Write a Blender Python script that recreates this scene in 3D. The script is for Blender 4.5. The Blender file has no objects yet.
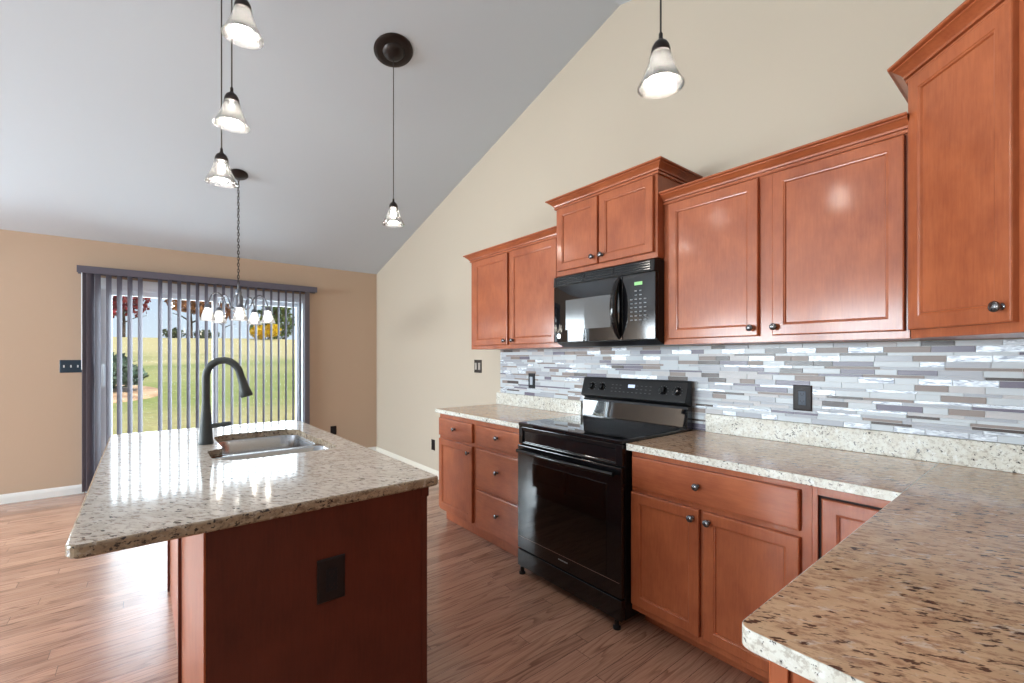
import bpy, bmesh, math, random
from mathutils import Vector, Matrix

S = bpy.context.scene
COL = S.collection
PI = math.pi
W, D = 2.448, 6.076              # stove wall plane x, patio-door wall plane y
RIDGE_Y, EAVE_Z, SLOPE = 1.89, 2.495, 0.2865
RIDGE_Z = EAVE_Z + SLOPE * (D - RIDGE_Y)
LEFT_X, REAR_Y = -7.0, -2.3

# ---------------------------------------------------------------- camera
cam_d = bpy.data.cameras.new('camera')
cam = bpy.data.objects.new('camera', cam_d)
COL.objects.link(cam)
S.camera = cam
cam.location = (0, 0, 1.331)
cam.rotation_euler = (PI / 2, 0, -math.radians(38.754))
cam_d.sensor_fit = 'HORIZONTAL'
cam_d.sensor_width = 36.0
cam_d.lens = 448.469 / 1024 * 36
cam_d.shift_x = 0.0
cam_d.shift_y = (357.527 - 341.5) / 1024
cam_d.clip_start = 0.02
cam_d.clip_end = 300

# ---------------------------------------------------------------- view / exposure
S.view_settings.view_transform = 'Standard'
S.view_settings.look = 'None'
S.view_settings.gamma = 1.0
S.view_settings.use_curve_mapping = False
S.view_settings.exposure = 0.36

# ---------------------------------------------------------------- sky
world = bpy.data.worlds.new('sky')
S.world = world
world.use_nodes = True
nt = world.node_tree
nt.nodes.clear()
wo = nt.nodes.new('ShaderNodeOutputWorld')
bg = nt.nodes.new('ShaderNodeBackground')
tc = nt.nodes.new('ShaderNodeTexCoord')
sx = nt.nodes.new('ShaderNodeSeparateXYZ')
ra = nt.nodes.new('ShaderNodeValToRGB')
ra.color_ramp.elements[0].position = 0.0
ra.color_ramp.elements[0].color = (0.80, 0.90, 1.0, 1)
ra.color_ramp.elements[1].position = 0.45
ra.color_ramp.elements[1].color = (0.30, 0.52, 0.90, 1)
nt.links.new(tc.outputs['Generated'], sx.inputs[0])
nt.links.new(sx.outputs['Z'], ra.inputs[0])
nt.links.new(ra.outputs[0], bg.inputs['Color'])
bg.inputs['Strength'].default_value = 0.85
nt.links.new(bg.outputs[0], wo.inputs['Surface'])

# ---------------------------------------------------------------- sun, window daylight, added side fill
sun_d = bpy.data.lights.new('sun', 'SUN')
sun_d.energy = 4.4
sun_d.angle = 0.01
sun_d.color = (1.0, 0.95, 0.86)
sun = bpy.data.objects.new('sun', sun_d)
COL.objects.link(sun)
sun.rotation_euler = Vector((-0.35, 0.5, -0.8)).to_track_quat('-Z', 'Y').to_euler()


def daylight(name, loc, direction, w, h, power, color=(0.84, 0.93, 1.0)):
    d = bpy.data.lights.new(name, 'AREA')
    d.shape = 'RECTANGLE'
    d.size, d.size_y, d.energy, d.color = w, h, power, color
    o = bpy.data.objects.new(name, d)
    COL.objects.link(o)
    o.location = loc
    o.rotation_euler = Vector(direction).to_track_quat('-Z', 'Y').to_euler()
    return o


# daylight through the patio door and window beside it; side-wall fill lights are added
daylight('daylight_patio_door', (0.55, D + 0.35, 1.1), (0, -1, -0.25), 1.9, 1.9, 75)
daylight('daylight_dining_window', (-2.2, D + 0.3, 1.5), (0, -1, -0.35), 1.2, 1.2, 150)
daylight('added_side_fill_b', (LEFT_X - 0.3, 2.55, 1.75), (1, -0.08, -0.3), 1.8, 1.2, 290)
daylight('added_side_fill_a', (LEFT_X - 0.3, 4.85, 1.45), (1, 0, -0.75), 2.1, 1.8, 470)

PENDANT_GLOW = 95.0
CHANDELIER_GLOW = 24.0

# ================================================================ materials
def lin(r, g, b):
    f = lambda c: (c / 255 / 12.92) if c / 255 <= 0.04045 else ((c / 255 + 0.055) / 1.055) ** 2.4
    return (f(r), f(g), f(b), 1.0)


def mat(name, color=(0.5, 0.5, 0.5, 1), rough=0.5, metal=0.0, coat=0.0, coat_rough=0.1, spec=0.5, emit=None, emit_s=0.0):
    m = bpy.data.materials.new(name)
    m.use_nodes = True
    p = m.node_tree.nodes['Principled BSDF']
    p.inputs['Base Color'].default_value = color
    p.inputs['Roughness'].default_value = rough
    p.inputs['Metallic'].default_value = metal
    p.inputs['Coat Weight'].default_value = coat
    p.inputs['Coat Roughness'].default_value = coat_rough
    p.inputs['Specular IOR Level'].default_value = spec
    if emit:
        p.inputs['Emission Color'].default_value = emit
        p.inputs['Emission Strength'].default_value = emit_s
    return m


class NT:
    """small wrapper for wiring a material's nodes"""
    def __init__(self, m):
        self.t = m.node_tree
        self.p = self.t.nodes['Principled BSDF']

    def n(self, typ, **kw):
        nd = self.t.nodes.new(typ)
        for k, v in kw.items():
            setattr(nd, k, v)
        return nd

    def l(self, a, b):
        self.t.links.new(a, b)

    def coords(self, scale=(1, 1, 1), rot=(0, 0, 0), kind='Object'):
        c = self.n('ShaderNodeTexCoord')
        mp = self.n('ShaderNodeMapping')
        mp.inputs['Scale'].default_value = scale
        mp.inputs['Rotation'].default_value = rot
        self.l(c.outputs[kind], mp.inputs[0])
        return mp.outputs[0]

    def noise(self, vec, scale, detail=4, rough=0.55, dist=0.0):
        nd = self.n('ShaderNodeTexNoise')
        nd.inputs['Scale'].default_value = scale
        nd.inputs['Detail'].default_value = detail
        nd.inputs['Roughness'].default_value = rough
        nd.inputs['Distortion'].default_value = dist
        self.l(vec, nd.inputs['Vector'])
        return nd.outputs['Fac']

    def ramp(self, fac, stops, interp='LINEAR'):
        r = self.n('ShaderNodeValToRGB')
        r.color_ramp.interpolation = interp
        el = r.color_ramp.elements
        el[0].position, el[0].color = stops[0]
        el[1].position, el[1].color = stops[-1]
        for pos, c in stops[1:-1]:
            e = el.new(pos)
            e.color = c
        self.l(fac, r.inputs[0])
        return r.outputs[0]

    def mix(self, fac, a, b, mode='MIX'):
        m = self.n('ShaderNodeMix', data_type='RGBA', blend_type=mode)
        for sock, v in ((m.inputs[0], fac), (m.inputs[6], a), (m.inputs[7], b)):
            if hasattr(v, 'links') or hasattr(v, 'is_output'):
                self.l(v, sock)
            else:
                sock.default_value = v
        return m.outputs[2]

    def math(self, op, a, b=None):
        m = self.n('ShaderNodeMath', operation=op)
        for i, v in enumerate((a, b)):
            if v is None:
                continue
            if hasattr(v, 'is_output'):
                self.l(v, m.inputs[i])
            else:
                m.inputs[i].default_value = v
        return m.outputs[0]

    def bump(self, h, strength=0.1, dist=0.01):
        b = self.n('ShaderNodeBump')
        b.inputs['Strength'].default_value = strength
        b.inputs['Distance'].default_value = dist
        self.l(h, b.inputs['Height'])
        self.l(b.outputs[0], self.p.inputs['Normal'])


def paint(name, color, rough=0.75):
    m = mat(name, color, rough, spec=0.3)
    q = NT(m)
    v = q.coords()
    q.bump(q.noise(v, 220, 2), 0.06, 0.002)
    return m


def cherry(name, axis, light, dark, rough=0.40, coat=0.5):
    """stained maple cabinet wood, the grain running along AXIS"""
    m = mat(name, light, rough, coat=coat, coat_rough=0.15, spec=0.25)
    q = NT(m)
    sc = {'x': (1.2, 14, 14), 'y': (14, 1.2, 14), 'z': (14, 14, 1.2)}[axis]
    fine = q.noise(q.coords(sc), 9, 6, 0.62, 0.3)
    soft = q.noise(q.coords((1, 1, 1)), 5.5, 3, 0.55)
    blot = q.noise(q.coords(tuple(0.5 if k == 1.2 else 1.0 for k in sc)), 16, 4, 0.6)
    f = q.math('ADD', q.math('MULTIPLY', fine, 0.30), q.math('MULTIPLY', soft, 0.40))
    f = q.math('ADD', f, q.math('MULTIPLY', blot, 0.30))
    c = q.ramp(f, [(0.36, dark), (0.62, light)])
    q.l(c, q.p.inputs['Base Color'])
    q.bump(fine, 0.03, 0.002)
    return m


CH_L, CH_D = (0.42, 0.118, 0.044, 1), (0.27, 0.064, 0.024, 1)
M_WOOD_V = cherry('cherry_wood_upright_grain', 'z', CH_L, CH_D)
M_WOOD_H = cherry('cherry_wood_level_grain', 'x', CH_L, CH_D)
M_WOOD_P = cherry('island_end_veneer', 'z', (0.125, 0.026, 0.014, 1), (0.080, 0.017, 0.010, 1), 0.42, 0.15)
M_DARKGAP = mat('cabinet_inside_dark', (0.02, 0.008, 0.006, 1), 0.8)
M_BRONZE = mat('oil_rubbed_bronze', (0.035, 0.028, 0.026, 1), 0.38, 0.75)
M_PEWTER = mat('dark_pewter', (0.16, 0.155, 0.16, 1), 0.25, 0.95)
M_SILVERED = mat('silvered_bronze', (0.20, 0.21, 0.235, 1), 0.3, 0.9)
M_CORD = mat('brown_cord', (0.03, 0.024, 0.02, 1), 0.6)
M_BLACK = mat('black_enamel', (0.006, 0.006, 0.007, 1), 0.10, spec=0.5)
M_BLACKSATIN = mat('black_satin_plastic', (0.008, 0.008, 0.009, 1), 0.3, spec=0.28)
M_BLACKGLASS = mat('black_glass', (0.004, 0.004, 0.005, 1), 0.03, spec=0.6)
M_BURNER = mat('dark_grey_print', (0.03, 0.03, 0.032, 1), 0.2)
M_OVENWIN = mat('oven_dark_window', (0.003, 0.003, 0.003, 1), 0.05, spec=0.5)
M_MWWIN = mat('microwave_screen_window', (0.10, 0.105, 0.11, 1), 0.12, spec=0.7)
M_GREYPRINT = mat('grey_print', (0.20, 0.21, 0.22, 1), 0.5)
M_LED = mat('green_led', (0.02, 0.08, 0.02, 1), 0.4, emit=(0.45, 1.0, 0.35, 1), emit_s=0.55)
M_LEDW = mat('blue_white_led', (0.05, 0.06, 0.1, 1), 0.4, emit=(0.6, 0.72, 1.0, 1), emit_s=1.0)
M_STEEL = mat('brushed_stainless', (0.52, 0.53, 0.55, 1), 0.24, 0.95)
M_FAUCET = mat('dark_bronze_faucet', (0.060, 0.068, 0.068, 1), 0.5, 0.3)
M_WALL_B = paint('peach_tan_paint', lin(195, 170, 147))
M_WALL_R = paint('sand_paint', lin(189, 177, 160))
M_CEIL = paint('ceiling_white_paint', lin(200, 210, 219), 0.9)
M_TRIM = mat('white_trim_paint', lin(235, 234, 230), 0.4)
M_TRIM_R = mat('cream_trim_paint', lin(228, 222, 208), 0.4)
M_VINYL = mat('white_vinyl', lin(226, 232, 238), 0.35)
M_NAVYPLATE = mat('dark_blue_plate', (0.020, 0.040, 0.062, 1), 0.4)
M_WHITEPLASTIC = mat('white_plastic', lin(235, 238, 240), 0.4)
M_BRONZEPLATE = mat('bronze_plate', (0.018, 0.012, 0.012, 1), 0.4, 0.0, spec=0.2)
M_OUTLETBLACK = mat('black_outlet', (0.010, 0.010, 0.013, 1), 0.4, spec=0.25)
M_OUTLETBLUE = mat('blue_grey_outlet_face', (0.035, 0.048, 0.075, 1), 0.4, spec=0.3)
M_GREYROCKER = mat('grey_rocker', lin(170, 178, 190), 0.4)
M_NICKELPLATE = mat('antique_nickel_plate', lin(70, 62, 58), 0.4, 0.6)
M_NICKELFACE = mat('greige_rocker', lin(168, 160, 150), 0.4)
M_VALANCE = mat('grey_valance', lin(92, 88, 100), 0.5)
M_BULB = mat('lit_pendant_bulb', (1, 1, 1, 1), 0.3, emit=(1.0, 0.93, 0.84, 1), emit_s=PENDANT_GLOW)
M_BULB_C = mat('lit_chandelier_bulb', (1, 1, 1, 1), 0.3, emit=(1.0, 0.92, 0.80, 1), emit_s=CHANDELIER_GLOW)
M_GROUT = mat('grout', lin(205, 205, 205), 0.8)


def slat_material():
    m = mat('grey_blind_fabric', lin(116, 113, 126), 0.6)
    q = NT(m)
    tr = q.n('ShaderNodeBsdfTranslucent')
    tr.inputs[0].default_value = lin(150, 150, 168)
    mx = q.n('ShaderNodeMixShader')
    mx.inputs[0].default_value = 0.05
    out = q.t.nodes['Material Output']
    q.l(q.p.outputs[0], mx.inputs[1])
    q.l(tr.outputs[0], mx.inputs[2])
    q.l(mx.outputs[0], out.inputs['Surface'])
    return m


def pane_material():
    m = bpy.data.materials.new('clear_window_glass')
    m.use_nodes = True
    t = m.node_tree
    t.nodes.clear()
    out = t.nodes.new('ShaderNodeOutputMaterial')
    a = t.nodes.new('ShaderNodeBsdfTransparent')
    a.inputs[0].default_value = (0.95, 0.97, 0.97, 1)
    g = t.nodes.new('ShaderNodeBsdfGlossy')
    g.inputs['Roughness'].default_value = 0.02
    mx = t.nodes.new('ShaderNodeMixShader')
    mx.inputs[0].default_value = 0.035
    t.links.new(a.outputs[0], mx.inputs[1])
    t.links.new(g.outputs[0], mx.inputs[2])
    t.links.new(mx.outputs[0], out.inputs[0])
    return m


def shade_material(name, clear, tint):
    m = bpy.data.materials.new(name)
    m.use_nodes = True
    t = m.node_tree
    t.nodes.clear()
    out = t.nodes.new('ShaderNodeOutputMaterial')
    a = t.nodes.new('ShaderNodeBsdfTransparent')
    a.inputs[0].default_value = (0.96, 0.96, 0.96, 1)
    d = t.nodes.new('ShaderNodeBsdfTranslucent')
    d.inputs[0].default_value = tint
    d2 = t.nodes.new('ShaderNodeBsdfDiffuse')
    d2.inputs[0].default_value = tint
    g = t.nodes.new('ShaderNodeBsdfGlossy')
    g.inputs['Roughness'].default_value = 0.12
    fr = t.nodes.new('ShaderNodeFresnel')
    fr.inputs[0].default_value = 1.45
    ad = t.nodes.new('ShaderNodeMixShader')
    ad.inputs[0].default_value = 0.7
    t.links.new(d.outputs[0], ad.inputs[1])
    t.links.new(d2.outputs[0], ad.inputs[2])
    m1 = t.nodes.new('ShaderNodeMixShader')
    m1.inputs[0].default_value = clear
    t.links.new(ad.outputs[0], m1.inputs[1])
    t.links.new(a.outputs[0], m1.inputs[2])
    m2 = t.nodes.new('ShaderNodeMixShader')
    t.links.new(fr.outputs[0], m2.inputs[0])
    t.links.new(m1.outputs[0], m2.inputs[1])
    t.links.new(g.outputs[0], m2.inputs[2])
    t.links.new(m2.outputs[0], out.inputs[0])
    return m


M_SLAT = slat_material()
M_PANE = pane_material()
M_SHADE = shade_material('seeded_glass_shade', 0.90, (0.5, 0.5, 0.5, 1))
M_SHADE2 = shade_material('frosted_glass_shade', 0.55, (0.95, 0.95, 0.95, 1))


def granite(name, tones, rough=0.09, stretch=1.0, rot=0.0, speck=0.60):
    """speckled stone, its flecks drawn out STRETCH times along the direction ROT"""
    base_a, base_b, brown, black, white = tones
    m = mat(name, base_a, rough, spec=0.5)
    q = NT(m)

    def grain(turn, long):
        c = q.n('ShaderNodeTexCoord')
        mp = q.n('ShaderNodeMapping', vector_type='TEXTURE')
        mp.inputs['Rotation'].default_value = (0, 0, rot + turn)
        mp.inputs['Scale'].default_value = (1 + (stretch - 1) * long, 1, 1)
        q.l(c.outputs['Object'], mp.inputs[0])
        return mp.outputs[0]

    step = lambda f, lo, hi, top=1.0: q.ramp(f, [(lo, (0, 0, 0, 1)), (hi, (top, top, top, 1))])
    c = q.mix(step(q.noise(grain(0, 0.6), 22, 5, 0.65, 0.2), 0.38, 0.62), base_a, base_b)
    c = q.mix(step(q.noise(grain(0.3, 0.7), 46, 5, 0.65, 0.2), 0.57, 0.68, 0.75), c, white)
    c = q.mix(step(q.noise(grain(-0.15, 1.0), 85, 5, 0.7, 0.15), 0.50, 0.62, 0.8), c, brown)
    clump = q.noise(grain(0.1, 0.5), 18, 3, 0.5, 0.1)
    fleck = q.noise(grain(0.05, 1.0), 95, 3, 0.6, 0.15)
    f = q.math('ADD', fleck, q.math('MULTIPLY', q.math('SUBTRACT', clump, 0.5), 0.3))
    c = q.mix(step(f, speck, speck + 0.05, 0.95), c, black)
    q.l(c, q.p.inputs['Base Color'])
    return m


# one stone: light, shade and haze are put into the colours of its copies
M_GRANITE = granite('golden_granite_top', (lin(220, 188, 154), lin(204, 170, 138), lin(156, 116, 92), lin(72, 48, 40), lin(228, 218, 206)), 0.12, 2.6, math.radians(-59), 0.585)
M_GRANITE_E = granite('golden_granite_lit_edge', (lin(224, 224, 216), lin(212, 208, 196), lin(172, 164, 152), lin(58, 54, 56), lin(238, 240, 238)), 0.16, 1.3, 0.3, 0.62)  # edges and splash strips whitened, light from the left painted in
M_GRANITE_I = granite('island_granite_hazed_top', (lin(228, 220, 210), lin(212, 202, 190), lin(168, 152, 140), lin(80, 68, 62), lin(234, 230, 224)), 0.09, 2.4, math.radians(-50), 0.61)  # greyer copy: sheen and haze painted into the island top
M_GRANITE_IE = granite('island_granite_shaded_edge', (lin(176, 158, 134), lin(150, 130, 108), lin(104, 86, 72), lin(48, 42, 44), lin(196, 186, 172)), 0.14, 1.2, 0.3, 0.59)  # darker copy: shade on the island's edge painted in


def oak_floor():
    """oak strips along x: every strip has its own tone, its own joints and its own grain"""
    m = mat('oak_strip_floor', (0.3, 0.14, 0.07, 1), 0.27, coat=0.4, coat_rough=0.15)
    q = NT(m)
    ROW, LEN = 0.083, 1.25
    sep = q.n('ShaderNodeSeparateXYZ')
    q.l(q.coords(), sep.inputs[0])
    X, Y = sep.outputs['X'], sep.outputs['Y']
    row = q.math('FLOOR', q.math('DIVIDE', Y, ROW))

    def rnd(*vals):
        cmb = q.n('ShaderNodeCombineXYZ')
        for i, v in enumerate(vals):
            q.l(v, cmb.inputs[i])
        w = q.n('ShaderNodeTexWhiteNoise', noise_dimensions='3D')
        q.l(cmb.outputs[0], w.inputs['Vector'])
        return w.outputs['Value']

    slid = q.math('ADD', q.math('DIVIDE', X, LEN), q.math('MULTIPLY', rnd(row), 7.0))
    col = q.math('FLOOR', slid)
    seed = rnd(row, col)
    # distance to the strip's edges, for the joints
    fy = q.math('FRACT', q.math('DIVIDE', Y, ROW))
    ey = q.math('MULTIPLY', q.math('MINIMUM', fy, q.math('SUBTRACT', 1.0, fy)), ROW)
    fx = q.math('FRACT', slid)
    ex = q.math('MULTIPLY', q.math('MINIMUM', fx, q.math('SUBTRACT', 1.0, fx)), LEN)
    edge = q.math('LESS_THAN', q.math('MINIMUM', ex, ey), 0.0008)
    # growth rings cut lengthwise: level lines of a slowly bending field
    gx = q.n('ShaderNodeCombineXYZ')
    q.l(q.math('ADD', q.math('MULTIPLY', X, 1.5), q.math('MULTIPLY', seed, 91.0)), gx.inputs[0])
    q.l(q.math('MULTIPLY', Y, 13.0), gx.inputs[1])
    q.l(q.math('MULTIPLY', seed, 53.0), gx.inputs[2])
    bend = q.noise(gx.outputs[0], 1.0, 2, 0.45, 0.1)
    field = q.math('ADD', q.math('MULTIPLY', bend, 7.0), q.math('DIVIDE', Y, 0.055))
    ring = q.math('FRACT', field)
    gx2 = q.n('ShaderNodeCombineXYZ')
    q.l(q.math('ADD', q.math('MULTIPLY', X, 9.0), q.math('MULTIPLY', seed, 31.0)), gx2.inputs[0])
    q.l(q.math('MULTIPLY', Y, 240.0), gx2.inputs[1])
    q.l(seed, gx2.inputs[2])
    pores = q.noise(gx2.outputs[0], 1.0, 4, 0.6)
    gx3 = q.n('ShaderNodeCombineXYZ')
    q.l(q.math('MULTIPLY', X, 2.0), gx3.inputs[0])
    q.l(q.math('MULTIPLY', Y, 12.0), gx3.inputs[1])
    q.l(q.math('MULTIPLY', seed, 17.0), gx3.inputs[2])
    patch = q.noise(gx3.outputs[0], 1.0, 3, 0.5)
    base = q.ramp(seed, [(0.0, lin(172, 132, 110)), (0.35, lin(194, 150, 126)), (0.7, lin(182, 140, 116)), (1.0, lin(158, 118, 98))])
    g = q.ramp(ring, [(0.0, (0.42, 0.35, 0.33, 1)), (0.10, (0.50, 0.43, 0.40, 1)), (0.38, (0.95, 0.95, 0.95, 1)), (0.9, (1.04, 1.04, 1.04, 1)), (1.0, (0.75, 0.70, 0.68, 1))])
    strength = q.ramp(patch, [(0.35, (0.25, 0.25, 0.25, 1)), (0.65, (0.82, 0.82, 0.82, 1))])
    c = q.mix(strength, base, q.mix(1.0, base, g, 'MULTIPLY'))
    c = q.mix(0.55, c, q.ramp(pores, [(0.34, (0.62, 0.57, 0.55, 1)), (0.60, (1.06, 1.06, 1.06, 1))]), 'MULTIPLY')
    c = q.mix(edge, c, (0.05, 0.026, 0.017, 1))
    q.l(c, q.p.inputs['Base Color'])
    q.bump(q.math('SUBTRACT', q.math('MULTIPLY', pores, 0.3), edge), 0.10, 0.002)
    return m


M_FLOOR = oak_floor()


def lawn_material():
    m = mat('autumn_lawn', (0.2, 0.25, 0.06, 1), 0.9, spec=0.1)
    q = NT(m)
    broad = q.noise(q.coords((0.35, 1.0, 1.0)), 0.22, 4, 0.55, 0.4)
    fine = q.noise(q.coords((1, 1, 1)), 9.0, 5, 0.7)
    sep = q.n('ShaderNodeSeparateXYZ')
    q.l(q.coords(), sep.inputs[0])
    band = q.math('MULTIPLY', sep.outputs['Y'], 1 / 60.0)
    tone = q.ramp(q.math('ADD', band, q.math('MULTIPLY', q.math('SUBTRACT', broad, 0.5), 0.32)),
                  [(0.12, lin(160, 156, 100)), (0.19, lin(186, 172, 124)), (0.25, lin(146, 154, 92)), (0.31, lin(176, 170, 116)),
                   (0.37, lin(150, 156, 98)), (0.43, lin(200, 184, 138)), (0.62, lin(204, 190, 142))])
    c = q.mix(0.7, tone, q.ramp(fine, [(0.3, (0.55, 0.55, 0.5, 1)), (0.7, (1.25, 1.2, 1.1, 1))]), 'MULTIPLY')
    q.l(c, q.p.inputs['Base Color'])
    return m


def leaf_material(name, a, b):
    m = mat(name, a, 0.7, spec=0.2)
    q = NT(m)
    q.l(q.mix(q.ramp(q.noise(q.coords(), 3.0, 3), [(0.35, (0, 0, 0, 1)), (0.65, (1, 1, 1, 1))]), a, b), q.p.inputs['Base Color'])
    return m


M_LAWN = lawn_material()
M_MULCH = leaf_material('bark_mulch', lin(228, 190, 152), lin(180, 140, 110))
M_SPRUCE = leaf_material('blue_green_needles', lin(116, 134, 112), lin(70, 90, 76))
M_RED = leaf_material('red_leaves', lin(168, 48, 52), lin(92, 52, 54))
M_ORANGE = leaf_material('rust_orange_leaves', lin(196, 132, 78), lin(120, 80, 54))
M_GREENL = leaf_material('green_leaves', lin(110, 124, 62), lin(58, 76, 46))
M_YELLOW = leaf_material('yellow_leaves', lin(238, 206, 44), lin(214, 170, 30))
M_HEDGE = leaf_material('dull_green_leaves', lin(96, 104, 70), lin(64, 72, 52))
M_BARK = leaf_material('grey_bark', lin(92, 76, 66), lin(62, 50, 44))

# tile colours of the mosaic
M_TILES = [
    mat('tile_white_glass', lin(196, 202, 207), 0.30, spec=0.4),
    mat('tile_pale_grey', lin(170, 173, 181), 0.30, spec=0.4),
    mat('tile_warm_white', lin(188, 185, 186), 0.35),
    mat('tile_brushed_metal', (0.62, 0.63, 0.66, 1), 0.46, 0.7),
    mat('tile_taupe_stone', lin(140, 126, 120), 0.4),
    mat('tile_slate_purple', lin(112, 106, 122), 0.3, spec=0.4),
    mat('tile_espresso_glass', lin(80, 70, 68), 0.28, spec=0.4),
]
for i in (3,):
    q = NT(M_TILES[i])
    nn = q.noise(q.coords((2, 10, 60)), 2.2, 3, 0.6, 1.5)
    q.l(q.ramp(nn, [(0.35, (0.18, 0.19, 0.22, 1)), (0.6, (0.55, 0.57, 0.60, 1))]), q.p.inputs['Base Color'])
    q.p.inputs['Anisotropic'].default_value = 0.5

# ================================================================ building helpers
def empty(name, label, cat, loc=(0, 0, 0), rotz=0.0, group=None):
    o = bpy.data.objects.new(name, None)
    COL.objects.link(o)
    o.empty_display_size = 0.1
    o.location = loc
    o.rotation_euler = (0, 0, rotz)
    o['label'] = label
    o['category'] = cat
    if group:
        o['group'] = group
    return o


def tag(o, label, cat, group=None, kind=None):
    o['label'] = label
    o['category'] = cat
    if group:
        o['group'] = group
    if kind:
        o['kind'] = kind
    return o


def obj(name, bm, mats, parent=None, smooth=False, bevel=0.0, segs=2, loc=None, rot=None):
    """links bm as ONE mesh object; coordinates are local to the parent"""
    bmesh.ops.recalc_face_normals(bm, faces=bm.faces[:])
    me = bpy.data.meshes.new(name)
    bm.to_mesh(me)
    bm.free()
    if not isinstance(mats, (list, tuple)):
        mats = [mats]
    for m in mats:
        me.materials.append(m)
    o = bpy.data.objects.new(name, me)
    COL.objects.link(o)
    if parent is not None:
        o.parent = parent
    if loc is not None:
        o.location = loc
    if rot is not None:
        o.rotation_euler = rot
    if smooth:
        for p in me.polygons:
            p.use_smooth = True
        try:
            me.set_sharp_from_angle(angle=math.radians(38))
        except Exception:
            pass
    if bevel > 0:
        b = o.modifiers.new('edge', 'BEVEL')
        b.width = bevel
        b.segments = segs
        b.limit_method = 'ANGLE'
        b.angle_limit = math.radians(40)
    return o


def struct(name, bm, mats, **kw):
    o = obj(name, bm, mats, **kw)
    o['kind'] = 'structure'
    return o


def BM():
    return bmesh.new()


def box(bm, x0, x1, y0, y1, z0, z1, mi=0):
    vs = [bm.verts.new(p) for p in ((x0, y0, z0), (x1, y0, z0), (x1, y1, z0), (x0, y1, z0), (x0, y0, z1), (x1, y0, z1), (x1, y1, z1), (x0, y1, z1))]
    for f in ((0, 3, 2, 1), (4, 5, 6, 7), (0, 1, 5, 4), (1, 2, 6, 5), (2, 3, 7, 6), (3, 0, 4, 7)):
        fc = bm.faces.new([vs[i] for i in f])
        fc.material_index = mi
    return vs


def prism(bm, pts, a0, a1, axis='x', mi=0):
    """pts: polygon in the two other axes (order: remaining axes), extruded along axis"""
    def P(u, v, a):
        return {'x': (a, u, v), 'y': (u, a, v), 'z': (u, v, a)}[axis]
    A = [bm.verts.new(P(u, v, a0)) for u, v in pts]
    B = [bm.verts.new(P(u, v, a1)) for u, v in pts]
    n = len(pts)
    fs = [bm.faces.new(A), bm.faces.new(B[::-1])]
    for i in range(n):
        fs.append(bm.faces.new((A[i], B[i], B[(i + 1) % n], A[(i + 1) % n])))
    for f in fs:
        f.material_index = mi
    return fs


def lathe(bm, prof, n=24, mtx=None, closed_ends=True, mi=0, flute=None):
    """prof: (radius, z) list around the z axis; mtx places it"""
    rings = []
    for k, (r, z) in enumerate(prof):
        ring = []
        for i in range(n):
            a = 2 * PI * i / n
            rr = r if flute is None else r * (1 + flute(k, a))
            p = Vector((rr * math.cos(a), rr * math.sin(a), z))
            ring.append(bm.verts.new(mtx @ p if mtx else p))
        rings.append(ring)
    for a, b in zip(rings, rings[1:]):
        for i in range(n):
            f = bm.faces.new((a[i], a[(i + 1) % n], b[(i + 1) % n], b[i]))
            f.material_index = mi
    if closed_ends:
        for ring in (rings[0], rings[-1]):
            f = bm.faces.new(ring)
            f.material_index = mi
    return rings


def tube(bm, pts, r, n=10, mi=0, caps=True):
    """round tube along pts; r a number or a list"""
    pts = [Vector(p) for p in pts]
    rs = r if isinstance(r, (list, tuple)) else [r] * len(pts)
    rings = []
    up = Vector((0, 0, 1))
    last = None
    for i, p in enumerate(pts):
        t = (pts[min(i + 1, len(pts) - 1)] - pts[max(i - 1, 0)]).normalized()
        ref = last if last is not None else (Vector((1, 0, 0)) if abs(t.dot(up)) > 0.9 else up)
        u = (ref - t * ref.dot(t))
        if u.length < 1e-5:
            u = t.orthogonal()
        u.normalize()
        last = u
        v = t.cross(u)
        rings.append([bm.verts.new(p + (u * math.cos(2 * PI * k / n) + v * math.sin(2 * PI * k / n)) * rs[i]) for k in range(n)])
    for a, b in zip(rings, rings[1:]):
        for k in range(n):
            f = bm.faces.new((a[k], a[(k + 1) % n], b[(k + 1) % n], b[k]))
            f.material_index = mi
    if caps:
        bm.faces.new(rings[0][::-1]).material_index = mi
        bm.faces.new(rings[-1]).material_index = mi


def ball(bm, c, r, sx=1, sy=1, sz=1, seg=14, mi=0):
    res = bmesh.ops.create_uvsphere(bm, u_segments=seg, v_segments=max(8, seg // 2 + 2), radius=r, matrix=Matrix.Translation(c) @ Matrix.Diagonal((sx, sy, sz, 1)))
    for v in res['verts']:
        for f in v.link_faces:
            f.material_index = mi


def sweep(bm, path, prof, closed=False):
    """moulding: path = list of (x, y); prof = list of (out, z), out to the right of travel"""
    P = [Vector(p) for p in path]
    offs = []
    for i in range(len(P)):
        ns = []
        if i > 0:
            d = (P[i] - P[i - 1]).normalized()
            ns.append(Vector((d.y, -d.x)))
        if i < len(P) - 1:
            d = (P[i + 1] - P[i]).normalized()
            ns.append(Vector((d.y, -d.x)))
        m = ns[0] if len(ns) == 1 else (ns[0] + ns[1]) / (1 + ns[0].dot(ns[1]))
        offs.append(m)
    rows = [[bm.verts.new((P[i].x + offs[i].x * o, P[i].y + offs[i].y * o, z)) for o, z in prof] for i in range(len(P))]
    k = len(prof)
    for a, b in zip(rows, rows[1:]):
        for j in range(k):
            bm.faces.new((a[j], b[j], b[(j + 1) % k], a[(j + 1) % k]))
    bm.faces.new(rows[0])
    bm.faces.new(rows[-1][::-1])


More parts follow.
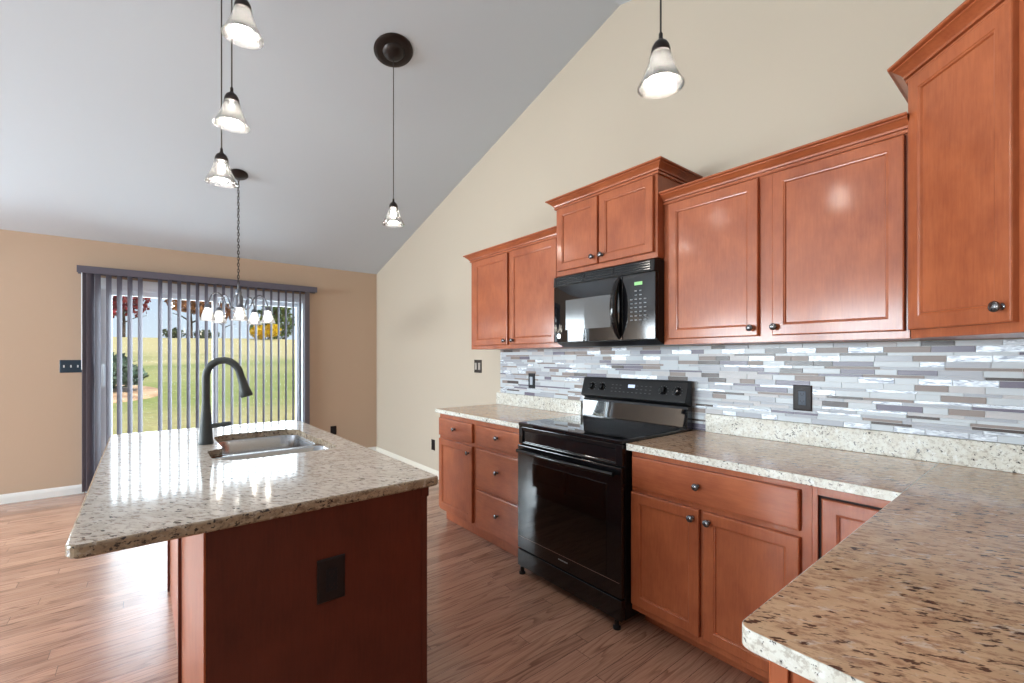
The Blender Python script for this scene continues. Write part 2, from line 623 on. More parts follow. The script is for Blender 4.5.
def rounded(pts, r, seg=6):
    """round the corners of a polygon; r number or list"""
    out = []
    n = len(pts)
    for i in range(n):
        rr = r[i] if isinstance(r, (list, tuple)) else r
        p = Vector(pts[i])
        if rr <= 0:
            out.append((p.x, p.y))
            continue
        a = (Vector(pts[i - 1]) - p).normalized()
        b = (Vector(pts[(i + 1) % n]) - p).normalized()
        ang = a.angle(b)
        d = rr / math.tan(ang / 2)
        c = p + (a + b).normalized() * (rr / math.sin(ang / 2))
        s, e = p + a * d - c, p + b * d - c
        a0 = math.atan2(s.y, s.x)
        a1 = math.atan2(e.y, e.x)
        da = (a1 - a0 + PI) % (2 * PI) - PI
        for k in range(seg + 1):
            t = a0 + da * k / seg
            out.append((c.x + rr * math.cos(t), c.y + rr * math.sin(t)))
    return out


def slab(bm, outer, z0, z1, hole=None, eased=0.006, edge_mi=1):
    """stone slab with eased top edge and an optional cut-out; material 0 top, edge_mi sides"""
    def inset(pts, d):
        n = len(pts)
        out = []
        area = sum(pts[i][0] * pts[(i + 1) % n][1] - pts[(i + 1) % n][0] * pts[i][1] for i in range(n))
        sg = 1 if area > 0 else -1
        for i in range(n):
            p0, p, p1 = Vector(pts[i - 1]), Vector(pts[i]), Vector(pts[(i + 1) % n])
            d1, d2 = (p - p0), (p1 - p)
            if d1.length < 1e-7 or d2.length < 1e-7:
                out.append(tuple(p)); continue
            d1.normalize(); d2.normalize()
            n1, n2 = Vector((-d1.y, d1.x)) * sg, Vector((-d2.y, d2.x)) * sg
            m = (n1 + n2) / max(0.3, 1 + n1.dot(n2))
            out.append(tuple(p + m * d))
        return out
    rows = []
    for d, z in ((eased, z1), (eased * 0.3, z1 - eased * 0.3), (0, z1 - eased), (0, z0 + eased), (eased, z0)):
        rows.append([bm.verts.new((x, y, z)) for x, y in inset(outer, d)])
    n = len(outer)
    for a, b in zip(rows, rows[1:]):
        for i in range(n):
            bm.faces.new((a[i], a[(i + 1) % n], b[(i + 1) % n], b[i])).material_index = edge_mi
    hr = []
    if hole:
        for z in (z1, z0):
            hr.append([bm.verts.new((x, y, z)) for x, y in hole])
        k = len(hole)
        for i in range(k):
            bm.faces.new((hr[0][i], hr[0][(i + 1) % k], hr[1][(i + 1) % k], hr[1][i])).material_index = edge_mi
    for j, ring in enumerate((rows[0], rows[-1])):
        if not hole:
            bm.faces.new(ring).material_index = 0
        else:
            es = []
            for loop in (ring, hr[j]):
                for i in range(len(loop)):
                    e = bm.edges.get((loop[i], loop[(i + 1) % len(loop)]))
                    es.append(e)
            res = bmesh.ops.triangle_fill(bm, use_beauty=True, edges=es)
            for g in res['geom']:
                if isinstance(g, bmesh.types.BMFace):
                    g.material_index = 0


def panel_door(bm, x0, x1, z0, z1, yb, t=0.02, fw=0.045, flat=False):
    """shaker door / drawer front: back at yb, front face at yb - t, recessed centre with a bead"""
    yf = yb - t
    if flat:
        loops = [(0, yb), (0, yf + 0.005), (0.0015, yf + 0.0015), (0.006, yf)]
    else:
        loops = [(0, yb), (0, yf + 0.005), (0.0015, yf + 0.0015), (0.005, yf), (fw, yf), (fw + 0.0025, yf + 0.0025), (fw + 0.007, yf + 0.0035), (fw + 0.010, yf + 0.0095)]
    rings = []
    for i, y in loops:
        rings.append([bm.verts.new(p) for p in ((x0 + i, y, z0 + i), (x1 - i, y, z0 + i), (x1 - i, y, z1 - i), (x0 + i, y, z1 - i))])
    for a, b in zip(rings, rings[1:]):
        for k in range(4):
            bm.faces.new((a[k], a[(k + 1) % 4], b[(k + 1) % 4], b[k]))
    bm.faces.new(rings[0][::-1])
    bm.faces.new(rings[-1])


def knob(parent, x, y, z, s=1.0, m=None):
    """round cabinet knob standing out towards -y from (x, y, z)"""
    bm = BM()
    mtx = Matrix.Translation((x, y, z)) @ Matrix.Rotation(PI / 2, 4, 'X')
    lathe(bm, [(0.009 * s, 0), (0.009 * s, 0.002), (0.0055 * s, 0.005), (0.005 * s, 0.013), (0.009 * s, 0.016), (0.0148 * s, 0.018), (0.0155 * s, 0.021), (0.0145 * s, 0.0245), (0.011 * s, 0.0265), (0.0105 * s, 0.0258), (0.007 * s, 0.0275), (0.0015 * s, 0.0282)], 18, mtx)
    o = obj('knob', bm, m or M_PEWTER, parent, smooth=True)
    return o


def door(parent, x0, x1, z0, z1, yb, knob_at=None, name='door', m=None, t=0.02, fw=0.045, flat=False):
    bm = BM()
    panel_door(bm, x0, x1, z0, z1, yb, t, fw, flat)
    d = obj(name, bm, m or M_WOOD_V, parent)
    if knob_at:
        knob(d, knob_at[0], yb - t, knob_at[1])
    return d


CROWN = [(0.0, -0.060), (0.009, -0.060), (0.011, -0.056), (0.011, -0.050), (0.006, -0.0485), (0.006, -0.0455), (0.015, -0.044), (0.017, -0.037), (0.023, -0.030), (0.034, -0.020), (0.041, -0.015), (0.041, -0.011), (0.050, -0.009), (0.053, -0.006), (0.053, 0.0), (0.0, 0.0)]


def crown(parent, path, ztop, scale=1.0):
    bm = BM()
    sweep(bm, path, [(o * scale, ztop + z * scale) for o, z in CROWN])
    return obj('crown_molding', bm, M_WOOD_H, parent)


def outlet_plate(name, label, cat, loc, rotz, w, h, m_plate, m_face, style='duplex', gangs=1, group=None):
    """wall plate facing local -y, its back at y = 0"""
    t = empty(name, label, cat, loc, rotz, group)
    bm = BM()
    ring = [(0, 0), (0, -0.0035), (0.003, -0.006), (0.009, -0.0065)]
    rr = []
    for i, y in ring:
        rr.append([bm.verts.new(p) for p in ((-w / 2 + i, y, -h / 2 + i), (w / 2 - i, y, -h / 2 + i), (w / 2 - i, y, h / 2 - i), (-w / 2 + i, y, h / 2 - i))])
    for a, b in zip(rr, rr[1:]):
        for k in range(4):
            bm.faces.new((a[k], a[(k + 1) % 4], b[(k + 1) % 4], b[k]))
    bm.faces.new(rr[0][::-1])
    bm.faces.new(rr[-1])
    obj('cover_plate', bm, m_plate, t)
    for g in range(gangs):
        gx = (g - (gangs - 1) / 2) * (w / gangs if gangs > 1 else 0) * 0.94
        if style == 'duplex':
            bm = BM()
            box(bm, gx - 0.0165, gx + 0.0165, -0.0085, -0.0066, -0.034, 0.034)
            f = obj('receptacle', bm, m_face, t, bevel=0.001)
            bm = BM()
            for s in (-1, 1):
                cz = s * 0.0175
                for sx_ in (-0.0065, 0.0065):
                    box(bm, gx + sx_ - 0.001, gx + sx_ + 0.001, -0.0092, -0.0086, cz - 0.001, cz + 0.007)
                lathe(bm, [(0.0024, 0.0086), (0.0024, 0.0092)], 10, Matrix.Translation((gx, 0, cz - 0.006)) @ Matrix.Rotation(PI / 2, 4, 'X'))
            obj('socket_slots', bm, M_OUTLETBLACK if m_face is not M_OUTLETBLACK else M_DARKGAP, f)
        elif style == 'rocker':
            bm = BM()
            prism(bm, [(-0.0066, -0.033), (-0.0098, -0.033), (-0.0078, 0.0), (-0.0108, 0.033), (-0.0066, 0.033)], gx - 0.0165, gx + 0.0165, 'x')
            obj('rocker', bm, m_face, t, bevel=0.0008)
        elif style == 'toggle':
            bm = BM()
            box(bm, gx - 0.005, gx + 0.005, -0.0076, -0.0066, -0.012, 0.012)
            prism(bm, [(-0.0076, -0.006), (-0.017, 0.006), (-0.017, 0.011), (-0.0076, 0.008)], gx - 0.004, gx + 0.004, 'x')
            obj('toggle', bm, m_face, t)
    return t


# ================================================================ room shell
def wall_with_openings(bm, u0, u1, z0, z1, openings, put):
    """boxes around rectangular openings (ua, ub, za, zb); put(bm, ua, ub, za, zb) adds one block"""
    ops = sorted(openings)
    cur = u0
    for ua, ub, za, zb in ops:
        put(bm, cur, ua, z0, z1)
        if za > z0:
            put(bm, ua, ub, z0, za)
        if zb < z1:
            put(bm, ua, ub, zb, z1)
        cur = ub
    put(bm, cur, u1, z0, z1)


TH = 0.16
bm = BM()
box(bm, LEFT_X - TH, W + TH, REAR_Y - TH, D + TH, -0.2, 0.0)
struct('floor', bm, M_FLOOR)

DOOR_X0, DOOR_X1, DOOR_Z1 = -0.47, 1.53, 2.07
WIN_B = (-2.85, -1.55, 0.85, 2.1)
bm = BM()
wall_with_openings(bm, LEFT_X - TH, W + TH, 0.0, EAVE_Z, [(DOOR_X0, DOOR_X1, 0.0, DOOR_Z1), WIN_B], lambda b, ua, ub, za, zb: box(b, ua, ub, D, D + TH, za, zb))
struct('wall_back', bm, M_WALL_B)


def gable(x0, x1):
    b = BM()
    prism(b, [(REAR_Y, 0), (D, 0), (D, EAVE_Z), (RIDGE_Y, RIDGE_Z), (REAR_Y, EAVE_Z)], x0, x1, 'x')
    return b


struct('wall_right', gable(W, W + TH), M_WALL_R)
bm = BM()
ADDED_WINS = [(1.6, 3.5, 1.1, 2.38), (3.75, 5.95, 0.5, 2.35)]  # openings of the two windows added for fill light
wall_with_openings(bm, REAR_Y, D, 0.0, EAVE_Z, ADDED_WINS, lambda b, ua, ub, za, zb: box(b, LEFT_X - TH, LEFT_X, ua, ub, za, zb))
prism(bm, [(REAR_Y, EAVE_Z), (D, EAVE_Z), (RIDGE_Y, RIDGE_Z)], LEFT_X - TH, LEFT_X, 'x')
struct('wall_left', bm, M_WALL_R)
bm = BM()
box(bm, LEFT_X - TH, W + TH, REAR_Y - TH, REAR_Y, 0, EAVE_Z)
struct('wall_rear', bm, M_WALL_R)
bm = BM()
# short wall behind the corner cabinet, up to the ceiling
box(bm, 0.85, W, -0.42, -0.25, 0, EAVE_Z + SLOPE * (-0.42 - REAR_Y) - 0.002)
struct('wall_front', bm, M_WALL_R)
bm = BM()
for ya, za, yb, zb in ((D + 0.45, EAVE_Z - 0.45 * SLOPE, RIDGE_Y, RIDGE_Z), (RIDGE_Y, RIDGE_Z, REAR_Y - 0.45, EAVE_Z - 0.45 * SLOPE)):
    prism(bm, [(ya, za), (yb, zb), (yb, zb + 0.2), (ya, za + 0.2)], LEFT_X - 0.4, W + 0.4, 'x')
struct('ceiling', bm, M_CEIL)

BASEP = [(0.0, 0.0), (0.0, 0.012), (0.055, 0.012), (0.07, 0.009), (0.085, 0.004), (0.087, 0.0)]
for nm, x0, x1 in (('baseboard_back', LEFT_X + 0.014, DOOR_X0 - 0.05), ('baseboard_back_corner', DOOR_X1 + 0.05, W - 0.014)):
    bm = BM()
    prism(bm, [(D - t - 0.0005, z + 0.0005) for z, t in BASEP], x0, x1, 'x')
    struct(nm, bm, M_TRIM)
bm = BM()
prism(bm, [(W - t - 0.0005, z + 0.0005) for z, t in BASEP], 3.24, D - 0.001, 'y')
struct('baseboard_right', bm, M_TRIM_R)

# sliding patio door
d1 = bpy.data.objects.new('door_1', None)
COL.objects.link(d1)
d1.location = (0, D, 0)
d1['kind'] = 'structure'
bm = BM()
cz = DOOR_Z1
for x0, x1, z0, z1 in ((DOOR_X0, DOOR_X0 + 0.045, 0.002, cz), (DOOR_X1 - 0.045, DOOR_X1, 0.002, cz), (DOOR_X0 + 0.045, DOOR_X1 - 0.045, cz - 0.05, cz), (DOOR_X0 + 0.045, DOOR_X1 - 0.045, 0.002, 0.035)):
    box(bm, x0, x1, 0.002, TH, z0, z1)
# inside casing
for x0, x1, z0, z1 in ((DOOR_X0 - 0.043, DOOR_X0 + 0.01, 0.002, cz + 0.06), (DOOR_X1 - 0.01, DOOR_X1 + 0.03, 0.002, cz + 0.06), (DOOR_X0 + 0.01, DOOR_X1 - 0.01, cz - 0.01, cz + 0.06)):
    box(bm, x0, x1, -0.014, 0.002, z0, z1)
obj('door_frame', bm, M_VINYL, d1, bevel=0.003)
MID = 0.565


def slider(name, x0, x1, y0, y1, st0, st1):
    b = BM()
    z0, z1 = 0.037, cz - 0.052
    box(b, x0, x0 + st0, y0, y1, z0, z1)
    box(b, x1 - st1, x1, y0, y1, z0, z1)
    box(b, x0 + st0, x1 - st1, y0, y1, z0, z0 + 0.10)
    box(b, x0 + st0, x1 - st1, y0, y1, z1 - 0.05, z1)
    o = obj(name, b, M_VINYL, d1, bevel=0.003)
    b = BM()
    ym = (y0 + y1) / 2
    box(b, x0 + st0 + 0.001, x1 - st1 - 0.001, ym - 0.003, ym + 0.003, z0 + 0.101, z1 - 0.051)
    obj('glass_pane', b, M_PANE, o)
    return o


sl = slider('sliding_panel', DOOR_X0 + 0.047, MID + 0.025, 0.03, 0.07, 0.106, 0.05)
slider('fixed_panel', MID - 0.025, DOOR_X1 - 0.047, 0.09, 0.13, 0.05, 0.05)
bm = BM()
box(bm, -0.40, -0.365, 0.02, 0.03, 1.02, 1.28)
tube(bm, [(-0.383, 0.02, 1.04), (-0.383, -0.012, 1.06), (-0.383, -0.018, 1.15), (-0.383, -0.012, 1.24), (-0.383, 0.02, 1.26)], 0.009, 10)
obj('pull_handle', bm, M_VINYL, sl, smooth=True)


# windows out of the frame: one seen in reflections, the side-wall pair added for fill
def plain_window(name, x0, x1, z0, z1, place, rot):
    w = bpy.data.objects.new(name, None)
    COL.objects.link(w)
    w.location = place
    w.rotation_euler = (0, 0, rot)
    w['kind'] = 'structure'
    b = BM()
    f = 0.05
    for a0, a1, c0, c1 in ((x0, x0 + f, z0, z1), (x1 - f, x1, z0, z1), (x0 + f, x1 - f, z1 - f, z1), (x0 + f, x1 - f, z0, z0 + f), (x0 + f, x1 - f, (z0 + z1) / 2 - 0.025, (z0 + z1) / 2 + 0.025)):
        box(b, a0, a1, 0.03, 0.10, c0, c1)
    for a0, a1, c0, c1 in ((x0 - 0.07, x0, z0 - 0.07, z1 + 0.07), (x1, x1 + 0.07, z0 - 0.07, z1 + 0.07), (x0, x1, z1, z1 + 0.07), (x0, x1, z0 - 0.07, z0)):
        box(b, a0, a1, -0.016, -0.001, c0, c1)
    obj('window_frame', b, M_VINYL, w)
    b = BM()
    box(b, x0 + f, x1 - f, 0.06, 0.066, z0 + f, z1 - f)
    obj('window_pane', b, M_PANE, w)


plain_window('window_1', WIN_B[0], WIN_B[1], WIN_B[2], WIN_B[3], (0, D, 0), 0)
plain_window('added_window_2', 3.75, 5.95, 0.5, 2.35, (LEFT_X, 0, 0), PI / 2)
plain_window('added_window_3', 1.6, 3.5, 1.1, 2.38, (LEFT_X, 0, 0), PI / 2)

# ================================================================ stove wall: base cabinets
# local frame: x = along the wall to the right as you face it (world -y), y = 0 at the wall, front towards -y
RW = -PI / 2


def wall_root(name, label, cat, y_left, group=None, dx=0.0015):
    return empty(name, label, cat, (W - dx, y_left, 0), RW, group)


FACE = -0.610       # face frame plane of the base cabinets


def base_body(parent, w, toe=-0.55):
    bm = BM()
    # box with a recessed plinth
    prism(bm, [(-0.002, 0.002), (toe, 0.002), (toe, 0.10), (FACE, 0.10), (FACE, 0.880), (-0.002, 0.880)], 0.0, w, 'x')
    return obj('cabinet_box', bm, M_WOOD_V, parent, bevel=0.0015)


YL = 3.228
YM = 2.706
t = wall_root('base_cabinet', 'cherry base cabinet with one drawer over one door, at the far end beside the range', 'cabinet', YL, 'cherry base cabinets')
base_body(t, YL - YM - 0.001)
door(t, 0.012, 0.496, 0.705, 0.845, FACE, (0.26, 0.778), 'drawer', M_WOOD_H, flat=True)
door(t, 0.012, 0.496, 0.122, 0.680, FACE, (0.455, 0.628), 'door')
t = wall_root('drawer_cabinet', 'cherry cabinet of three stacked drawers immediately left of the black range', 'cabinet', YM, 'cherry base cabinets')
base_body(t, YM - 2.155)
for z0, z1 in ((0.705, 0.845), (0.402, 0.680), (0.115, 0.382)):
    door(t, 0.027, 0.535, z0, z1, FACE, (0.286, (z0 + z1) / 2 + 0.012), 'drawer', M_WOOD_H, flat=True)

YR = 1.347
t = wall_root('base_cabinet', 'cherry base cabinet with one wide drawer over two doors, right of the range', 'cabinet', YR, 'cherry base cabinets')
base_body(t, YR - 0.577, -0.50)
door(t, 0.012, 0.735, 0.705, 0.853, FACE, (0.349, 0.780), 'drawer', M_WOOD_H, flat=True)
door(t, 0.006, 0.354, 0.135, 0.680, FACE, (0.325, 0.640), 'door')
door(t, 0.372, 0.735, 0.135, 0.680, FACE, (0.398, 0.640), 'door')
t = wall_root('corner_cabinet', 'cherry inside-corner base cabinet with recessed door, where the two counters meet', 'cabinet', 0.576, 'cherry base cabinets')
bm = BM()
w = 0.576 + 0.245
prism(bm, [(-0.002, 0.002), (-0.50, 0.002), (-0.50, 0.10), (-0.598, 0.10), (-0.598, 0.880), (-0.002, 0.880)], 0.0, w, 'x')
obj('cabinet_box', bm, M_DARKGAP, t)
bm = BM()
box(bm, 0.0, 0.016, -0.612, -0.599, 0.10, 0.880)
box(bm, 0.0165, 0.262, -0.612, -0.599, 0.846, 0.880)
obj('face_frame', bm, M_WOOD_V, t)
door(t, 0.026, 0.262, 0.130, 0.835, -0.5985, None, 'door', t=0.012)

# peninsula base cabinet (front faces world +y, its end faces -x)
t = empty('peninsula_cabinet', 'cherry cabinet end under the near granite corner of the peninsula', 'cabinet', (1.815, -0.245, 0), PI, 'cherry base cabinets')
PW = 1.815 - 0.742
bm = BM()
prism(bm, [(-0.002, 0.002), (-0.47, 0.002), (-0.47, 0.10), (-0.535, 0.10), (-0.535, 0.880), (-0.002, 0.880)], 0.0, PW - 0.008, 'x')
obj('cabinet_box', bm, M_WOOD_V, t)
bm = BM()
box(bm, PW - 0.0075, PW, -0.535, -0.510, 0.10, 0.880)
obj('corner_stile', bm, M_WOOD_V, t, bevel=0.001)
bm = BM()
box(bm, PW - 0.0075, PW - 0.001, -0.503, -0.01, 0.10, 0.880)
obj('end_panel', bm, M_WOOD_V, t, bevel=0.001)
for k in range(2):
    x0 = 0.05 + k * 0.50
    door(t, x0, x0 + 0.48, 0.135, 0.850, -0.535, (x0 + (0.44 if k == 0 else 0.04), 0.78), 'door')

# ================================================================ worktops
TOPZ, BOTZ = 0.914, 0.882
t = empty('countertop', 'short speckled granite worktop left of the black range, with its low splash strip', 'countertop', (0, 0, BOTZ), 0, 'granite worktops on the stove wall')
bm = BM()
slab(bm, rounded([(1.798, 2.153), (W - 0.002, 2.153), (W - 0.002, 3.250), (1.798, 3.250)], [0, 0, 0, 0.012]), 0.0, TOPZ - BOTZ)
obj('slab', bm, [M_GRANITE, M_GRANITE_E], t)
bm = BM()
box(bm, W - 0.022, W - 0.002, 2.225, 3.250, 0.0325, 0.134)
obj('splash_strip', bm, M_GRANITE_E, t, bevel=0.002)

t = empty('countertop', 'long L-shaped tan granite worktop from the range round to the near peninsula', 'countertop', (0, 0, BOTZ), 0, 'granite worktops on the stove wall')
bm = BM()
slab(bm, [(1.798, 0.3264), (W - 0.002, 0.3264), (W - 0.002, 1.352), (1.798, 1.352)], 0.0, TOPZ - BOTZ, eased=0.0015)
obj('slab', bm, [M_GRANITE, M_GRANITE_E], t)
bm = BM()
slab(bm, rounded([(0.712, -0.248), (W - 0.002, -0.248), (W - 0.002, 0.3262), (0.712, 0.3262)], [0, 0, 0, 0.022]), 0.0, TOPZ - BOTZ, eased=0.0015)
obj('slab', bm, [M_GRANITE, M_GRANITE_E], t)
bm = BM()
box(bm, W - 0.022, W - 0.002, -0.247, 1.285, 0.0325, 0.134)
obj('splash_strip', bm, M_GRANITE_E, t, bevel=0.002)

# ================================================================ mosaic backsplash
random.seed(11)
bm = BM()
xb = W - 0.0015
box(bm, xb - 0.005, xb, -0.245, 3.205, 1.017, 1.398, 0)
box(bm, xb - 0.005, xb, 1.287, 2.222, 0.916, 1.0165, 0)
wts = [30, 17, 10, 15, 11, 8, 7]


def tiles(y0, y1, z0, z1):
    z = z0
    k = 0
    while z < z1 - 0.004:
        h = random.choice((0.0125, 0.0125, 0.022, 0.0255, 0.0255))
        h = min(h, z1 - z)
        y = y0 - random.uniform(0, 0.1)
        while y < y1:
            L = random.choice((0.075, 0.1, 0.125, 0.125, 0.15)) * (1.35 if h < 0.015 else 1)
            a, b = max(y, y0), min(y + L - 0.002, y1)
            if b - a > 0.006:
                mi = 1 + random.choices(range(7), wts)[0]
                box(bm, xb - 0.0085 - random.uniform(0, 0.001), xb - 0.0045, a, b, z, z + h - 0.002, mi)
            y += L
        z += h


tiles(-0.244, 3.204, 1.018, 1.398)
tiles(1.288, 2.221, 0.917, 1.0165)
bs = obj('tile_backsplash', bm, [M_GROUT] + M_TILES)
tag(bs, 'backsplash of narrow white, grey, metal and brown mosaic strips above the worktops', 'backsplash')

# ================================================================ wall cabinets
def wall_body(parent, w, depth, z0, z1):
    bm = BM()
    box(bm, 0.0, w, -depth, -0.001, z0, z1)
    return obj('cabinet_box', bm, M_WOOD_V, parent, bevel=0.0012)


UD = 0.305
Z0, Z1 = 1.400, 2.150
t = wall_root('wall_cabinet', 'cherry two-door wall cabinet at the far left end, left of the microwave', 'cabinet', 3.225, 'cherry wall cabinets')
wall_body(t, 3.225 - 2.128, UD, Z0, Z1)
door(t, 0.060, 0.519, 1.430, 2.138, -UD, (0.494, 1.461))
door(t, 0.549, 1.055, 1.430, 2.138, -UD, (0.592, 1.461))
crown(t, [(0, 0.0), (0, -UD), (1.095, -UD)], 2.205)

MDP = 0.363
t = wall_root('wall_cabinet', 'cherry raised two-door wall cabinet directly over the black microwave', 'cabinet', 2.126, 'cherry wall cabinets')
mw_ = 2.126 - 1.366
wall_body(t, mw_, MDP, 1.862, 2.308)
door(t, 0.022, 0.361, 1.892, 2.297, -MDP, (0.330, 1.935))
door(t, 0.375, 0.742, 1.892, 2.297, -MDP, (0.400, 1.935))
crown(t, [(0, 0.0), (0, -MDP), (mw_, -MDP), (mw_, 0.0)], 2.363)

t = wall_root('wall_cabinet', 'wide cherry two-door wall cabinet right of the microwave, beside the tall corner cabinet', 'cabinet', 1.365, 'cherry wall cabinets')
wr = 1.365 - 0.364
wall_body(t, wr, UD, Z0, Z1)
door(t, 0.035, 0.485, 1.428, 2.140, -UD, (0.457, 1.465))
door(t, 0.543, 0.988, 1.428, 2.140, -UD, (0.556, 1.465))
crown(t, [(0.0005, -UD), (wr - 0.001, -UD)], 2.205)

# tall diagonal corner cabinet; local frame: x to the right along the diagonal face, front towards -y
t = empty('corner_wall_cabinet', 'tall cherry diagonal corner wall cabinet with a single door, nearest on the right', 'cabinet', (W - 0.0015, 0.3625, 0), RW, 'cherry wall cabinets')
# in the wall frame: corner block polygon
SL = 0.61
poly = [(0, -0.001), (0, -UD), (SL - UD, -SL), (SL, -SL), (SL, -0.001)]
bm = BM()
prism(bm, poly, Z0, 2.332, 'z')
obj('cabinet_box', bm, M_WOOD_V, t, bevel=0.0012)
crown(t, [(0, -0.001), (0, -UD - 0.004), (SL - UD - 0.004, -SL - 0.001), (SL, -SL - 0.001)], 2.392, 1.15)
fl = (SL - UD) * math.sqrt(2)
# the face frame strip under and beside the door, then the door, turned 45 degrees
bm = BM()
panel_door(bm, 0.012, fl - 0.045, 1.430, 2.325, 0.0, 0.02, 0.047)
dd = obj('door', bm, M_WOOD_V, t, loc=(0, -UD, 0), rot=(0, 0, -PI / 4))
knob(dd, fl - 0.070, -0.02, 1.475, 1.05)

# ================================================================ microwave
t = wall_root('microwave', 'black over-the-range microwave under the raised cherry cabinet', 'microwave', 2.122)
mw, md = 0.757, 0.360
bm = BM()
prism(bm, [(-0.002, 1.402), (-0.30, 1.400), (-md, 1.425), (-md, 1.852), (-0.002, 1.852)], 0.0, mw, 'x')
obj('body', bm, M_BLACKSATIN, t, bevel=0.002)
bm = BM()
prism(bm, [(-md - 0.0005, 1.788), (-md - 0.036, 1.788), (-md - 0.030, 1.851), (-md - 0.0005, 1.851)], 0.0, mw, 'x')
gr = obj('vent_grille', bm, M_BLACKSATIN, t, bevel=0.002)
bm = BM()
for k in range(4):
    zc = 1.798 + k * 0.0135
    for x0, x1 in ((0.03, 0.265), (0.275, 0.49), (0.50, 0.73)):
        box(bm, x0, x1, -md - 0.0375 + k * 0.0012, -md - 0.020, zc, zc + 0.006)
obj('vent_louvers', bm, M_BLACK, gr)
bm = BM()
# slightly bowed door
xs = [0.0, 0.06, 0.15, 0.28, 0.40, 0.50, 0.553]
front = [-md - 0.030, -md - 0.040, -md - 0.044, -md - 0.046, -md - 0.044, -md - 0.041, -md - 0.036]
pts = list(zip(xs, front)) + [(0.553, -md - 0.001), (0.0, -md - 0.001)]
prism(bm, pts, 1.430, 1.786, 'z')
dr = obj('door', bm, M_BLACKGLASS, t, smooth=True, bevel=0.002)
bm = BM()
ins = [(0.12, -md - 0.0428), (0.28, -md - 0.0464), (0.40, -md - 0.0444), (0.475, -md - 0.0423)]
prism(bm, [(x, y - 0.0012) for x, y in ins] + [(0.475, -md - 0.03), (0.12, -md - 0.03)], 1.505, 1.692, 'z')
obj('window', bm, M_MWWIN, dr)
bm = BM()
hp = []
for k in range(15):
    a = -1 + 2 * k / 14
    hp.append((0.530, -md - 0.035 - 0.052 * (1 - abs(a) ** 2.4), 1.608 + a * 0.168))
tube(bm, hp, [0.012 + 0.011 * (1 - abs(-1 + 2 * k / 14) ** 3) for k in range(15)], 12)
for v in bm.verts:
    v.co.x = 0.532 + (v.co.x - 0.530) * 0.95
obj('handle', bm, M_BLACK, dr, smooth=True)
bm = BM()
pts = [(0.556, -md - 0.036), (0.65, -md - 0.033), (mw - 0.001, -md - 0.024), (mw - 0.001, -md - 0.001), (0.556, -md - 0.001)]
prism(bm, pts, 1.430, 1.786, 'z')
cp = obj('control_panel', bm, M_BLACK, t, smooth=True, bevel=0.002)


def ypan(x):
    return -md - (0.036 - (x - 0.556) / 0.094 * 0.003 if x < 0.65 else 0.033 - (x - 0.65) / 0.106 * 0.009)


bm = BM()
prism(bm, [(0.632, ypan(0.632) - 0.0015), (0.680, ypan(0.680) - 0.0015), (0.680, -md - 0.01), (0.632, -md - 0.01)], 1.724, 1.742, 'z')
obj('display', bm, M_LED, cp)
bm = BM()
for r_ in range(8):
    for c_ in range(4):
        if r_ in (0, 1) and c_ in (0, 3):
            continue
        x = 0.606 + c_ * 0.028
        z = 1.690 - r_ * 0.0225
        y = ypan(x)
        box(bm, x, x + 0.014, y - 0.0015, y + 0.004, z, z + 0.006)
obj('keypad', bm, M_GREYPRINT, cp)
bm = BM()
lathe(bm, [(0.0185, 0), (0.0185, 0.002), (0.015, 0.0025), (0.0145, 0.0018), (0.002, 0.0018)], 24, Matrix.Translation((0.055, -md - 0.0385, 1.468)) @ Matrix.Rotation(PI / 2, 4, 'X'))
obj('round_emblem', bm, M_STEEL, dr, smooth=True)

# ================================================================ range
t = wall_root('range', 'black freestanding electric range between the granite worktops', 'range', 2.150)
rw = 0.790
FD = -0.660
bm = BM()
box(bm, 0.002, rw - 0.002, -0.642, -0.03, 0.045, 0.905)
obj('body', bm, M_BLACKSATIN, t, bevel=0.002)
bm = BM()
ct = rounded([(0.0, -0.675), (rw, -0.675), (rw, -0.085), (0.0, -0.085)], [0.012, 0.012, 0, 0])
slab(bm, ct, 0.906, 0.930, eased=0.005, edge_mi=0)
top = obj('cooktop', bm, M_BLACKGLASS, t)
for cx_, cy_, r_ in ((0.20, -0.49, 0.105), (0.56, -0.49, 0.09), (0.20, -0.22, 0.075), (0.56, -0.22, 0.105)):
    for q_ in (r_, r_ * 0.62):
        bm = BM()
        lathe(bm, [(q_, 0.9302), (q_ + 0.0016, 0.9302), (q_ + 0.0016, 0.9304), (q_, 0.9304)], 40, Matrix.Translation((cx_, cy_, 0)), False)
        obj('burner_ring', bm, M_BURNER, top)
# front manifold with a long recess
bm = BM()
prism(bm, [(-0.643, 0.800), (-0.664, 0.800), (-0.664, 0.808), (-0.657, 0.812), (-0.657, 0.878), (-0.664, 0.882), (-0.670, 0.905), (-0.643, 0.905)], 0.035, rw - 0.045, 'x')
box(bm, 0.002, 0.0345, -0.668, -0.643, 0.800, 0.905)
box(bm, rw - 0.0445, rw - 0.002, -0.668, -0.643, 0.800, 0.905)
obj('front_panel', bm, M_BLACK, t, bevel=0.002)
